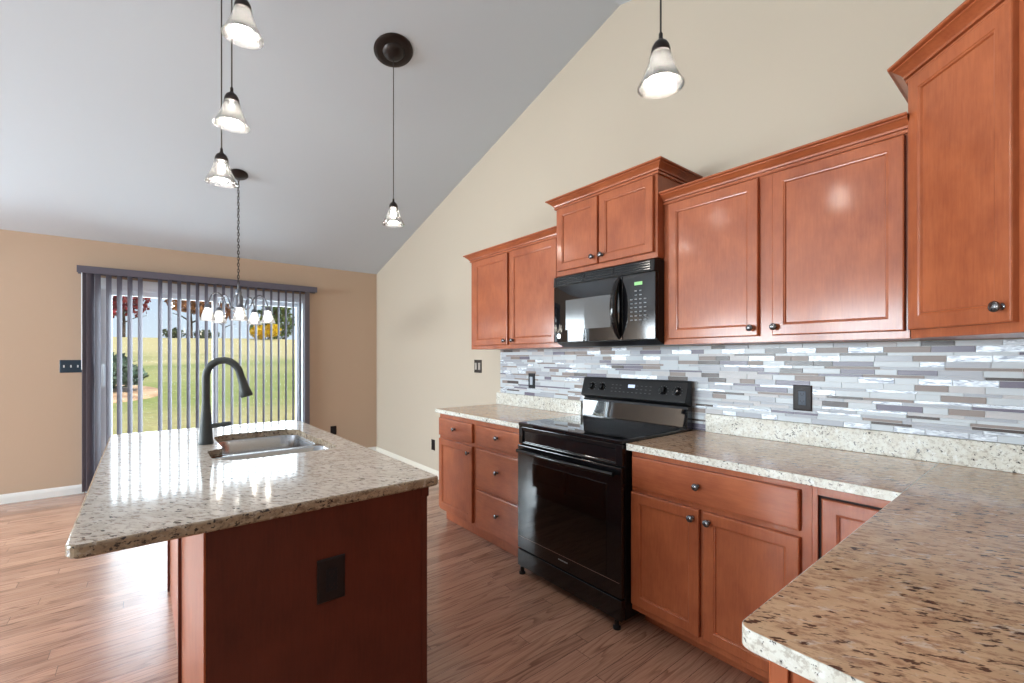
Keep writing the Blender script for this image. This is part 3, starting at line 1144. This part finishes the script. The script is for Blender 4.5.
# oven door
bm = BM()
box(bm, 0.001, rw - 0.001, -0.676, -0.6435, 0.158, 0.794)
dr = obj('oven_door', bm, M_BLACK, t, bevel=0.004, segs=3)
bm = BM()
box(bm, 0.09, rw - 0.09, -0.6775, -0.672, 0.245, 0.700)
obj('window', bm, M_OVENWIN, dr, bevel=0.001)
bm = BM()
box(bm, 0.012, rw - 0.012, -0.6772, -0.672, 0.232, 0.2345)
obj('trim_line', bm, M_STEEL, dr)
bm = BM()
hp = [(0.030 + (rw - 0.060) * k / 20, -0.703 - 0.014 * math.sin(PI * k / 20), 0.762) for k in range(21)]
tube(bm, hp, 0.0125, 12)
for x in (0.045, rw - 0.045):
    tube(bm, [(x, -0.674, 0.762), (x, -0.704, 0.762)], 0.012, 10)
obj('handle', bm, M_BLACK, dr, smooth=True)
bm = BM()
for k in range(9):
    x = rw / 2 - 0.036 + k * 0.008
    box(bm, x, x + 0.0055, -0.6772, -0.6755, 0.203, 0.209)
obj('lettering', bm, M_GREYPRINT, dr)
bm = BM()
box(bm, 0.001, rw - 0.001, -0.676, -0.6435, 0.048, 0.150)
obj('storage_drawer', bm, M_BLACK, t, bevel=0.004, segs=3)
for x in (0.032, rw - 0.036):
    for y in (-0.665, -0.08):
        bm = BM()
        lathe(bm, [(0.020, 0.001), (0.020, 0.012), (0.012, 0.016), (0.012, 0.046)], 14, Matrix.Translation((x, y, 0)))
        obj('foot', bm, M_BLACKSATIN, t, smooth=True)
# backguard: low sloping glossy apron, overhanging control console
bm = BM()
prism(bm, [(-0.084, 0.9065), (-0.084, 0.935), (-0.074, 1.035), (-0.070, 1.050), (-0.028, 1.050), (-0.028, 0.9065)], 0.0, rw, 'x')
bgd = obj('backguard', bm, M_BLACKGLASS, t, bevel=0.002)
bm = BM()
prism(bm, [(-0.028, 1.0515), (-0.060, 1.0515), (-0.100, 1.072), (-0.100, 1.080), (-0.068, 1.190), (-0.056, 1.196), (-0.028, 1.196)], 0.0, rw, 'x')
con = obj('console', bm, M_BLACKSATIN, t, bevel=0.003)
# console face: from (-0.112,1.080) to (-0.080,1.190)
tilt = math.atan2(0.032, 0.110)


def on_face(x, s, out=0.0):
    """point on the sloping console face: s = distance up the slope"""
    return (x, -0.100 + s * math.sin(tilt) - out * math.cos(tilt), 1.080 + s * math.cos(tilt) + out * math.sin(tilt))


for x in (0.090, 0.176, 0.640, 0.730):
    bm = BM()
    c = on_face(x, 0.056, 0.0008)
    mtx = Matrix.Translation(c) @ Matrix.Rotation(PI / 2 - tilt, 4, 'X')
    lathe(bm, [(0.024, 0), (0.024, 0.004), (0.020, 0.006), (0.0185, 0.022), (0.016, 0.025), (0.002, 0.0255)], 22, mtx)
    kb = obj('control_knob', bm, M_BLACK, con, smooth=True)
    bm = BM()
    vs = box(bm, -0.002, 0.002, -0.018, 0.018, 0.0252, 0.0275)
    for v in vs:
        v.co = mtx @ v.co
    obj('pointer', bm, M_BLACKSATIN, kb)
    bm = BM()
    for k in range(9):
        a = -0.7 * PI + 1.4 * PI * k / 8 + PI / 2
        p = Vector((0.031 * math.cos(a), 0.031 * math.sin(a), 0.0))
        vs = box(bm, p.x - 0.0014, p.x + 0.0014, p.y - 0.0014, p.y + 0.0014, -0.0012, 0.0006)
        for v in vs:
            v.co = mtx @ v.co
    obj('dial_marks', bm, M_GREYPRINT, con)


def face_box(bm, x0, x1, s0, s1, out):
    vs = box(bm, x0, x1, -out, 0.002, s0, s1)
    for v in vs:
        x, y, s = v.co
        v.co = on_face(x, s, -y)


bm = BM()
face_box(bm, 0.385, 0.435, 0.062, 0.082, 0.0012)
obj('clock_display', bm, M_LEDW, con)
bm = BM()
for r_ in range(3):
    for c_ in range(10):
        if 3 <= c_ <= 5 and r_ > 0:
            continue
        x = 0.255 + c_ * 0.032
        face_box(bm, x, x + 0.014, 0.030 + r_ * 0.022, 0.0335 + r_ * 0.022, 0.001)
obj('printed_keys', bm, mat('faint_grey_print', (0.07, 0.07, 0.075, 1), 0.5), con)

# ================================================================ island
ISR = math.radians(0.75)
ISL = (-0.152, 1.377, 0)
IW, IL = 0.942, 1.870
# cabinet, local frame of the island
t = empty('kitchen_island', 'dark cherry kitchen island cabinet under the free-standing granite top', 'kitchen island', ISL, ISR)
BX0, BX1, BY0, BY1 = 0.262, 0.905, 0.024, 1.835
bm = BM()
box(bm, BX0 + 0.004, BX1 - 0.024, BY0 + 0.013, BY1, 0.002, 0.880)
# sink hollow is closed off by the sink itself: the box stops under it
bm.free()
bm = BM()
box(bm, BX0 + 0.008, BX0 + 0.020, BY0 + 0.0135, BY1, 0.002, 0.880)
box(bm, BX0 + 0.0205, BX1 - 0.075, BY0 + 0.0135, BY1, 0.002, 0.120)
box(bm, BX1 - 0.040, BX1 - 0.028, BY0 + 0.0135, BY1, 0.100, 0.880)
box(bm, BX0 + 0.0205, BX1 - 0.0405, BY1 - 0.012, BY1, 0.1205, 0.880)
obj('cabinet_box', bm, M_WOOD_V, t)
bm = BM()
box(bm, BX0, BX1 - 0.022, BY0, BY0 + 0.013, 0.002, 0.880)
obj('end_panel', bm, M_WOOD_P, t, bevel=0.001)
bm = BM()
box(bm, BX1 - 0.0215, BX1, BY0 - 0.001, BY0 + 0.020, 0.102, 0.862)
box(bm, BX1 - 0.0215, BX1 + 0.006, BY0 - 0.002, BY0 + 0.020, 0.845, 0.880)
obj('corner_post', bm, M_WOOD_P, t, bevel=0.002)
# seating side: two veneer panels with a dark joint between them
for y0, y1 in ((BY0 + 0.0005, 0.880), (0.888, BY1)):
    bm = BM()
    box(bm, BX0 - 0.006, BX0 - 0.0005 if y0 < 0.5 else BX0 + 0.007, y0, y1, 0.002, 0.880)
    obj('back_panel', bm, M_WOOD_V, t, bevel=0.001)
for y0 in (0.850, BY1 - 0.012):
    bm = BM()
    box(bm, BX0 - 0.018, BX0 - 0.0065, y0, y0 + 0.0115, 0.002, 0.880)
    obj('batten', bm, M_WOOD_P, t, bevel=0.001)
# working side: doors with a false drawer row
for k in range(4):
    y0 = BY0 + 0.03 + k * 0.445
    for z0, z1, nm, fl_ in ((0.705, 0.850, 'drawer', True), (0.125, 0.680, 'door', False)):
        bm = BM()
        panel_door(bm, 0.0, 0.43, z0, z1, 0.0, 0.018, 0.045, fl_)
        # turn to face local +x
        for v in bm.verts:
            x, y, z = v.co
            v.co = (BX1 - 0.0275 - y, y0 + x, z)
        dd = obj(nm, bm, M_WOOD_V, t)
        bm = BM()
        kz = 0.778 if fl_ else 0.64
        ky = y0 + (0.215 if fl_ else (0.40 if k % 2 == 0 else 0.03))
        lathe(bm, [(0.009, 0), (0.0055, 0.005), (0.005, 0.013), (0.0148, 0.018), (0.0155, 0.021), (0.011, 0.0265), (0.0015, 0.0282)], 14, Matrix.Translation((BX1 - 0.0093, ky, kz)) @ Matrix.Rotation(PI / 2, 4, 'Y'))
        obj('knob', bm, M_PEWTER, dd, smooth=True)

# granite top with the sink cut-out
SXN0, SXN1, SYN0, SYN1 = 0.355, 0.845, 0.728, 1.030     # near bowl, island frame
SXF0, SXF1, SYF0, SYF1 = 0.420, 0.830, 1.030, 1.480     # far bowl
hole = rounded([(SXN0, SYN0), (SXN1, SYN0), (SXN1, SYN1), (SXF1, SYN1 + 0.02), (SXF1, SYF1), (SXF0, SYF1), (SXF0, SYN1 + 0.03), (SXN0, SYN1)], [0.13, 0.07, 0.02, 0.02, 0.09, 0.09, 0.03, 0.05], 6)
tt = empty('countertop', 'island granite worktop with overhang on the left and an undermount sink cut-out', 'countertop', (ISL[0], ISL[1], BOTZ), ISR)
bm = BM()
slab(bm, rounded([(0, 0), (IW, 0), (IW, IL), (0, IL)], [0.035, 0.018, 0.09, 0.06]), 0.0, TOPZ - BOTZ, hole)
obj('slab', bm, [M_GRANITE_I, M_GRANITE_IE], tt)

# undermount double bowl sink
t = empty('sink', 'stainless steel double bowl undermount sink set in the island worktop', 'sink', (ISL[0], ISL[1], BOTZ), ISR)


def bowl(name, x0, x1, y0, y1, rad, depth):
    bm = BM()
    prev = None
    prof = [(-0.0125, -0.0012), (0.0, -0.0012), (0.004, -0.006), (0.010, -depth * 0.5), (0.018, -depth + 0.03), (0.045, -depth), ]
    base = [(x0, y0), (x1, y0), (x1, y1), (x0, y1)]
    rings = []
    for ins, z in prof:
        pts = rounded([(x0 + ins, y0 + ins), (x1 - ins, y0 + ins), (x1 - ins, y1 - ins), (x0 + ins, y1 - ins)], [max(0.01, r - ins) for r in rad], 6)
        rings.append([bm.verts.new((x, y, z)) for x, y in pts])
    for a, b in zip(rings, rings[1:]):
        for i in range(len(a)):
            bm.faces.new((a[i], a[(i + 1) % len(a)], b[(i + 1) % len(b)], b[i]))
    bm.faces.new(rings[-1])
    o = obj(name, bm, M_STEEL, t, smooth=True)
    so = o.modifiers.new('sheet', 'SOLIDIFY')
    so.thickness = 0.0012
    bm = BM()
    cx_, cy_ = (x0 + x1) / 2, (y0 + y1) / 2
    lathe(bm, [(0.045, -depth + 0.0013), (0.045, -depth + 0.003), (0.038, -depth + 0.004), (0.030, -depth + 0.002), (0.004, -depth + 0.002)], 24, Matrix.Translation((cx_, cy_, 0)))
    obj('drain', bm, M_PEWTER, o, smooth=True)
    return o


bowl('bowl', SXN0 - 0.004, SXN1 + 0.004, SYN0 - 0.004, SYN1 - 0.013, [0.13, 0.07, 0.05, 0.06], 0.19)
bowl('bowl', SXF0 - 0.004, SXF1 + 0.004, SYF0 + 0.013, SYF1 + 0.004, [0.05, 0.05, 0.09, 0.09], 0.17)

# gooseneck faucet
t = empty('faucet', 'dark bronze gooseneck pull-down faucet beside the island sink', 'faucet', (0.203, 2.610, TOPZ), 0.0)
bm = BM()
lathe(bm, [(0.030, 0.0008), (0.031, 0.006), (0.029, 0.02), (0.027, 0.06), (0.0235, 0.12), (0.0195, 0.165), (0.017, 0.20), (0.0165, 0.24)], 24)
obj('body', bm, M_FAUCET, t, smooth=True)
bm = BM()
sd = Vector((0.93, -0.37, 0)).normalized()
arc = [Vector((0, 0, 0.22)), Vector((0, 0, 0.27))]
R_, zc = 0.073, 0.322
for k in range(17):
    a = PI - (PI - 0.20) * k / 16
    arc.append(sd * (R_ + R_ * math.cos(a)) + Vector((0, 0, zc + R_ * 1.12 * math.sin(a))))
d_ = (arc[-1] - arc[-2]).normalized()
arc.append(arc[-1] + d_ * 0.02)
tube(bm, arc, 0.0168, 14)
obj('spout', bm, M_FAUCET, t, smooth=True)
bm = BM()
e0 = arc[-1]
tube(bm, [e0, e0 + d_ * 0.01, e0 + d_ * 0.03, e0 + d_ * 0.065, e0 + d_ * 0.090, e0 + d_ * 0.098], [0.0172, 0.0182, 0.0190, 0.0245, 0.0285, 0.025], 16)
obj('spray_head', bm, M_FAUCET, t, smooth=True)
bm = BM()
tube(bm, [(0.015, -0.006, 0.085), (0.045, -0.018, 0.088)], 0.011, 12)
tube(bm, [(0.040, -0.016, 0.088), (0.060, -0.024, 0.090), (0.076, -0.030, 0.092), (0.094, -0.037, 0.095), (0.099, -0.039, 0.096)], [0.0105, 0.0105, 0.0115, 0.011, 0.005], 12)
obj('lever_handle', bm, M_FAUCET, t, smooth=True)

# ================================================================ plates and outlets
ct_, st_ = math.cos(ISR), math.sin(ISR)


def isl(x, y, z):
    return (ISL[0] + x * ct_ - y * st_, ISL[1] + x * st_ + y * ct_, z)


outlet_plate('outlet', 'dark bronze outlet in the cherry end panel of the island', 'outlet', isl(0.577, BY0 - 0.0005, 0.659), ISR, 0.082, 0.130, M_BRONZEPLATE, M_OUTLETBLACK, group='wall outlets')
outlet_plate('outlet', 'dark bronze outlet in the mosaic backsplash above the right-hand worktop', 'outlet', (W - 0.0108, 0.806, 1.137), RW, 0.080, 0.122, M_BRONZEPLATE, M_OUTLETBLUE, group='wall outlets')
outlet_plate('outlet', 'small dark outlet low on the sand coloured wall beyond the drawers', 'outlet', (W - 0.0005, 4.45, 0.358), RW, 0.076, 0.118, M_BRONZEPLATE, M_OUTLETBLACK, group='wall outlets')
outlet_plate('outlet', 'small dark outlet low on the peach wall right of the patio door', 'outlet', (1.862, D - 0.0005, 0.372), 0, 0.076, 0.115, M_BRONZEPLATE, M_OUTLETBLACK, group='wall outlets')
outlet_plate('light_switch', 'black framed switch with grey rocker in the mosaic left of the range', 'light switch', (W - 0.0108, 2.775, 1.140), RW, 0.078, 0.122, M_OUTLETBLACK, M_GREYROCKER, 'rocker')
outlet_plate('light_switch', 'two-rocker bronze switch plate on the sand wall beside the far wall cabinet', 'light switch', (W - 0.0005, 3.570, 1.247), RW, 0.122, 0.124, M_NICKELPLATE, M_NICKELFACE, 'rocker', 2)
outlet_plate('light_switch', 'dark blue plate of white toggle switches on the peach wall beside the blinds', 'light switch', (-0.589, D - 0.0005, 1.246), 0, 0.206, 0.122, M_NAVYPLATE, M_WHITEPLASTIC, 'toggle', 4)

# ================================================================ vertical blinds
t = empty('vertical_blinds', 'open grey vertical blinds hanging before the sliding patio door', 'blinds', (0, D, 0))
bm = BM()
prism(bm, [(-0.017, 2.150), (-0.017, 2.218), (-0.118, 2.218), (-0.118, 2.150), (-0.112, 2.150), (-0.112, 2.211), (-0.023, 2.211), (-0.023, 2.150)], -0.563, 1.628, 'x')
obj('valance', bm, M_VALANCE, t, bevel=0.001)
bm = BM()
box(bm, -0.55, 1.615, -0.085, -0.050, 2.172, 2.205)
obj('head_rail', bm, M_VINYL, t)


def blind_slat(x, ang, y=-0.068):
    b = BM()
    n = 5
    w2 = 0.0435
    th = 0.0007
    rowsA, rowsB = [], []
    for k in range(n):
        s = -1 + 2 * k / (n - 1)
        u, v = s * w2, 0.006 * (1 - s * s)
        c, sn = math.cos(ang), math.sin(ang)
        # u runs along the slat (local y when ang = 0), v is its bow
        px, py = u * sn + v * c, u * c - v * sn
        ox, oy = c * th, -sn * th
        rowsA.append([b.verts.new((x + px + ox, y + py + oy, z)) for z in (0.03, 2.165)])
        rowsB.append([b.verts.new((x + px - ox, y + py - oy, z)) for z in (0.03, 2.165)])
    for k in range(n - 1):
        b.faces.new((rowsA[k][0], rowsA[k + 1][0], rowsA[k + 1][1], rowsA[k][1]))
        b.faces.new((rowsB[k][0], rowsB[k][1], rowsB[k + 1][1], rowsB[k + 1][0]))
        for j in (0, 1):
            b.faces.new((rowsA[k][j], rowsB[k][j], rowsB[k + 1][j], rowsA[k + 1][j]))
    for k in (0, n - 1):
        b.faces.new((rowsA[k][0], rowsA[k][1], rowsB[k][1], rowsB[k][0]))
    return obj('slat', b, M_SLAT, t, smooth=True)


A25 = math.radians(25)
blind_slat(-0.497, math.radians(46), -0.072)
blind_slat(-0.470, math.radians(38), -0.070)
xsl = -0.417
k = 0
while xsl < 1.46:
    if not (-0.04 < xsl < 0.03):
        blind_slat(xsl, A25)
    xsl += 0.0807
blind_slat(1.522, math.radians(52), -0.070)
bm = BM()
tube(bm, [(-0.528, -0.108, 2.150), (-0.528, -0.108, 1.215)], 0.004, 8)
obj('wand', bm, M_VINYL, t, smooth=True)

# ================================================================ pendants and chandelier
def ceil_z(y):
    return EAVE_Z + SLOPE * (D - y) if y > RIDGE_Y else RIDGE_Z - SLOPE * (RIDGE_Y - y)


def bell_prof(R, h, r0):
    """outer profile from the neck (z = h) down to the rim (z = 0)"""
    return [(r0, h), (r0 * 1.12, h * 0.90), (r0 * 1.28, h * 0.72), (r0 + (R - r0) * 0.45, h * 0.45), (r0 + (R - r0) * 0.68, h * 0.22), (R * 0.93, h * 0.07), (R, 0.0)]


def bell_shade(parent, z, R, h, r0, m, cx=0.0, cy=0.0, flute=None):
    bm = BM()
    pr = bell_prof(R, h, r0)
    mtx = Matrix.Translation((cx, cy, z))
    inner = [(r - 0.0025, zz + 0.0005) for r, zz in pr][::-1]
    lathe(bm, pr + inner, 28, mtx, False, flute=flute)
    return obj('glass_shade', bm, m, parent, smooth=True)


def bulb(parent, cx, cy, z, r=0.030, m=None):
    bm = BM()
    lathe(bm, [(0.002, -r), (r * 0.5, -r * 0.87), (r * 0.87, -r * 0.5), (r, 0), (r * 0.92, r * 0.45), (r * 0.62, r * 1.05), (r * 0.45, r * 1.6), (r * 0.43, r * 2.0)], 20, Matrix.Translation((cx, cy, z)))
    return obj('bulb', bm, m or M_BULB, parent, smooth=True)


def pendant(label, x, y, zrim, R=0.071, h=0.108, canopy_r=0.13, group='bell glass pendants'):
    zc = ceil_z(y)
    t = empty('pendant_light', label, 'pendant light', (x, y, zrim), 0, group)
    L = zc - zrim
    ang = math.atan(SLOPE) * (-1 if y > RIDGE_Y else 1)
    bm = BM()
    mtx = Matrix.Translation((0, 0, L)) @ Matrix.Rotation(ang, 4, 'X')
    lathe(bm, [(canopy_r, -0.001), (canopy_r, -0.006), (canopy_r * 0.95, -0.012), (canopy_r * 0.72, -0.016), (canopy_r * 0.56, -0.015), (canopy_r * 0.52, -0.024), (canopy_r * 0.46, -0.034), (canopy_r * 0.25, -0.044), (0.004, -0.047)], 36, mtx)
    obj('canopy', bm, M_BRONZE, t, smooth=True)
    bm = BM()
    tube(bm, [(0, 0, L - 0.044), (0, 0, h + 0.045)], 0.003, 8)
    obj('cord', bm, M_CORD, t, smooth=True)
    bm = BM()
    lathe(bm, [(0.0045, h + 0.062), (0.0065, h + 0.058), (0.0065, h + 0.044), (0.010, h + 0.038), (0.020, h + 0.030), (0.027, h + 0.018), (0.0305, h + 0.001), (0.0285, h - 0.003)], 24)
    obj('socket_cap', bm, M_BRONZE, t, smooth=True)
    s = bell_shade(t, 0.0, R, h, 0.0285, M_SHADE)
    bulb(t, 0, 0, 0.030, 0.030)
    return t


pendant('pendant with warm bell glass shade hanging alone before the right-hand wall', 1.255, 0.812, 2.188)
pendant('pendant hanging alone from the round bronze canopy seen on the sloped ceiling', 1.276, 2.873, 2.234, 0.075, 0.112)
pendant('topmost and nearest of the three staggered pendants over the island', 0.272, 1.988, 2.560)
pendant('middle pendant of the three staggered over the island', 0.276, 2.330, 2.359)
pendant('lowest of the three staggered island pendants, just above the chandelier canopy', 0.266, 2.608, 2.188)

# chandelier over the dining spot
CX_, CY_ = 0.588, 4.550
CZ_ = 1.640
t = empty('chandelier', 'five-light bronze chandelier on a chain in front of the patio door', 'chandelier', (CX_, CY_, CZ_))
L = ceil_z(CY_) - CZ_
bm = BM()
lathe(bm, [(0.075, -0.001), (0.075, -0.008), (0.066, -0.016), (0.04, -0.030), (0.015, -0.038), (0.004, -0.040)], 28, Matrix.Translation((0, 0, L)) @ Matrix.Rotation(-math.atan(SLOPE), 4, 'X'))
obj('canopy', bm, M_BRONZE, t, smooth=True)
bm = BM()
zt, zb = L - 0.036, 0.330
nl = int((zt - zb) / 0.026)
for k in range(nl):
    zc = zb + (zt - zb) * (k + 0.5) / nl
    hl = (zt - zb) / nl * 0.72
    ring = []
    for j in range(12):
        a = 2 * PI * j / 12
        u, v = 0.0085 * math.cos(a), hl * math.sin(a)
        ring.append((u, 0, zc + v) if k % 2 == 0 else (0, u, zc + v))
    tube(bm, ring + ring[:1], 0.0021, 6, caps=False)
obj('chain', bm, M_BRONZE, t, smooth=True)
bm = BM()
tube(bm, [(0.006 * math.cos(k * 1.3), 0.006 * math.sin(k * 1.3), zb + (zt - zb) * k / 40) for k in range(41)], 0.0018, 6)
obj('cord', bm, M_CORD, t, smooth=True)
bm = BM()
lathe(bm, [(0.004, 0.335), (0.008, 0.325), (0.008, 0.290), (0.020, 0.282), (0.026, 0.262), (0.024, 0.240), (0.034, 0.225), (0.038, 0.20), (0.036, 0.16), (0.042, 0.135), (0.040, 0.115), (0.026, 0.090), (0.014, 0.075), (0.010, 0.06), (0.016, 0.05), (0.010, 0.035), (0.002, 0.03)], 24)
obj('center_column', bm, M_SILVERED, t, smooth=True)
RR = 0.232
a_off = math.radians(82.7 + 180 + 3)
for k in range(5):
    a = a_off + 2 * PI * k / 5
    dx, dy = math.cos(a), math.sin(a)
    prof = [(0.028, 0.135), (0.055, 0.115), (0.085, 0.125), (0.105, 0.170), (0.125, 0.215), (0.160, 0.238), (0.195, 0.225), (0.217, 0.185), (RR, 0.135)]
    # smooth it
    P = [Vector((r_ * dx, r_ * dy, z_)) for r_, z_ in prof]
    pts = []
    for i in range(len(P) - 1):
        p0, p1, p2, p3 = P[max(0, i - 1)], P[i], P[i + 1], P[min(len(P) - 1, i + 2)]
        for j in range(4):
            u = j / 4
            pts.append(0.5 * ((2 * p1) + (-p0 + p2) * u + (2 * p0 - 5 * p1 + 4 * p2 - p3) * u * u + (-p0 + 3 * p1 - 3 * p2 + p3) * u ** 3))
    pts.append(P[-1])
    bm = BM()
    tube(bm, pts, 0.0062, 10)
    ar = obj('arm', bm, M_SILVERED, t, smooth=True)
    bm = BM()
    lathe(bm, [(0.006, 0.142), (0.012, 0.138), (0.022, 0.128), (0.027, 0.108), (0.024, 0.104)], 20, Matrix.Translation((RR * dx, RR * dy, 0)))
    obj('socket_cap', bm, M_SILVERED, ar, smooth=True)
    bell_shade(ar, 0.0, 0.060, 0.105, 0.026, M_SHADE2, RR * dx, RR * dy)
    bulb(ar, RR * dx, RR * dy, 0.040, 0.028, M_BULB_C)

# ================================================================ outside
def ground_z(x, y):
    if y < 9:
        return -0.15
    if y < 38:
        z = -0.15 + (y - 9) * 0.098
    else:
        z = -0.15 + 29 * 0.098 - (y - 38) * 0.05
    return z + 0.05 * math.sin(x * 0.4 + y * 0.3)


bm = BM()
nx, ny = 44, 48
grid = [[bm.verts.new((-40 + 80 * i / nx, D + TH + 0.02 + (70 - D) * (j / ny) ** 1.3, 0)) for i in range(nx + 1)] for j in range(ny + 1)]
for row in grid:
    for v in row:
        v.co.z = ground_z(v.co.x, v.co.y)
for j in range(ny):
    for i in range(nx):
        bm.faces.new((grid[j][i], grid[j][i + 1], grid[j + 1][i + 1], grid[j + 1][i]))
struct('lawn', bm, M_LAWN, smooth=True)

random.seed(5)
bm = BM()
cx_, cy_ = -2.1, 15.1
ctr = bm.verts.new((cx_, cy_, ground_z(cx_, cy_) + 0.12))
pr_ = None
rings = []
for f_, dz in ((0.35, 0.11), (0.7, 0.09), (0.97, 0.06), (1.0, -0.06)):
    ring = []
    for k in range(40):
        a = 2 * PI * k / 40
        x, y = cx_ + 2.35 * f_ * math.cos(a), cy_ + 1.75 * f_ * math.sin(a)
        ring.append(bm.verts.new((x, y, ground_z(x, y) + dz)))
    rings.append(ring)
for k in range(40):
    bm.faces.new((ctr, rings[0][k], rings[0][(k + 1) % 40]))
for a_, b_ in zip(rings, rings[1:]):
    for k in range(40):
        bm.faces.new((a_[k], b_[k], b_[(k + 1) % 40], a_[(k + 1) % 40]))
o = obj('mulch_bed', bm, M_MULCH, smooth=True)
tag(o, 'curved bed of tan bark mulch in the lawn outside the patio door', 'flower bed')


def leaf_cloud(bm, c, rx, ry, rz, n, s, rng):
    for _ in range(n):
        while True:
            p = Vector((rng.uniform(-1, 1), rng.uniform(-1, 1), rng.uniform(-1, 1)))
            if 0.15 < p.length < 1:
                break
        p = Vector((c[0] + p.x * rx, c[1] + p.y * ry, c[2] + p.z * rz))
        u = Vector((rng.gauss(0, 1), rng.gauss(0, 1), rng.gauss(0, 1))).normalized()
        v = u.orthogonal().normalized()
        w_ = u.cross(v)
        k = s * rng.uniform(0.6, 1.3)
        q_ = [bm.verts.new(p + v * k), bm.verts.new(p + w_ * k * 0.6), bm.verts.new(p - v * k), bm.verts.new(p - w_ * k * 0.6)]
        bm.faces.new(q_)


def tree(name, label, cat, x, y, clouds, leaf_m, trunk_r, trunk_h, n, s, seed, group=None, lift=0.0):
    rng = random.Random(seed)
    z0 = ground_z(x, y) + lift
    t = empty(name, label, cat, (x, y, z0), 0, group)
    if trunk_r > 0:
        bm = BM()
        tube(bm, [(0, 0, -0.1 if lift == 0 else 0.0), (0.03, 0, trunk_h * 0.4), (-0.05, 0, trunk_h)], [trunk_r * 1.3, trunk_r, trunk_r * 0.6], 9)
        for k in range(9):
            a = k * 2.4
            b0 = trunk_h * (0.35 + 0.07 * k)
            le = clouds[0][3] * 0.8
            tube(bm, [(0, 0, b0), (le * 0.5 * math.cos(a), le * 0.5 * math.sin(a), b0 + le * 0.3), (le * math.cos(a), le * math.sin(a), b0 + le * 0.45)], [trunk_r * 0.4, trunk_r * 0.25, trunk_r * 0.1], 6)
        obj('trunk', bm, M_BARK, t, smooth=True)
    bm = BM()
    for cx, cy, cz, rx, ry, rz, wt in clouds:
        leaf_cloud(bm, (cx, cy, cz), rx, ry, rz, int(n * wt), s, rng)
    o = obj('foliage', bm, leaf_m, t)
    o['kind'] = 'stuff'
    return t


tree('spruce_shrub', 'blue-green spruce shrub growing in the mulch bed outside', 'shrub', -0.85, 15.0, [(0, 0, 0.35, 0.75, 0.6, 0.32, 1), (0.05, 0, 0.62, 0.4, 0.4, 0.30, 0.5), (-0.3, 0.1, 0.5, 0.4, 0.4, 0.3, 0.4)], M_SPRUCE, 0.03, 0.5, 1100, 0.075, 1, lift=0.13)
tree('maple_tree', 'red leaved tree on the hill crest at the left side of the patio door', 'tree', -1.45, 38, [(0, 0, 2.7, 1.5, 1.3, 0.9, 1), (0.4, 0, 1.9, 0.9, 0.9, 0.55, 0.35), (-0.6, 0, 1.7, 0.9, 0.9, 0.6, 0.35), (0.1, 0, 4.0, 1.6, 1.5, 1.0, 0.7)], M_RED, 0.10, 2.6, 520, 0.16, 2, 'trees on the hill crest')
tree('oak_tree', 'rust-brown tree with a dark trunk on the hill crest', 'tree', 2.0, 38, [(0.2, 0, 2.5, 1.5, 1.3, 0.85, 1), (1.0, 0, 1.9, 0.7, 0.7, 0.5, 0.3), (0, 0, 3.8, 1.9, 1.6, 1.0, 0.8)], M_ORANGE, 0.16, 2.8, 800, 0.16, 3, 'trees on the hill crest')
tree('oak_tree', 'rust-brown tree farther right behind the chandelier shades', 'tree', 4.2, 40, [(0, 0, 2.3, 1.0, 1.0, 0.8, 1), (0, 0, 3.6, 1.4, 1.3, 1.0, 0.8)], M_ORANGE, 0.10, 2.6, 420, 0.15, 7, 'trees on the hill crest')
tree('evergreen_tree', 'tall green tree on the crest behind the yellow bush', 'tree', 7.7, 40, [(0, 0, 1.5, 1.5, 1.3, 1.5, 1), (0.2, 0, 3.0, 1.1, 1.1, 1.1, 0.6), (-1.1, 0, 0.9, 0.7, 0.7, 0.7, 0.3)], M_GREENL, 0.12, 2.6, 1500, 0.15, 4, 'trees on the hill crest')
tree('yellow_bush', 'bright yellow autumn bush on the hill crest', 'bush', 6.45, 37, [(-0.35, 0, 0.55, 0.65, 0.55, 0.5, 1), (0.5, 0, 0.70, 0.6, 0.55, 0.5, 1)], M_YELLOW, 0.03, 0.5, 420, 0.12, 5)
tree('dark_bush', 'low dull green bush left of the rust-brown tree trunk', 'bush', 1.15, 38, [(0, 0, 0.3, 0.7, 0.5, 0.36, 1)], M_HEDGE, 0.03, 0.3, 260, 0.12, 6)
tree('dark_bush', 'low dull green bush right of the rust-brown tree trunk', 'bush', 3.0, 38, [(0, 0, 0.26, 0.8, 0.5, 0.32, 1)], M_HEDGE, 0.03, 0.3, 260, 0.12, 8)
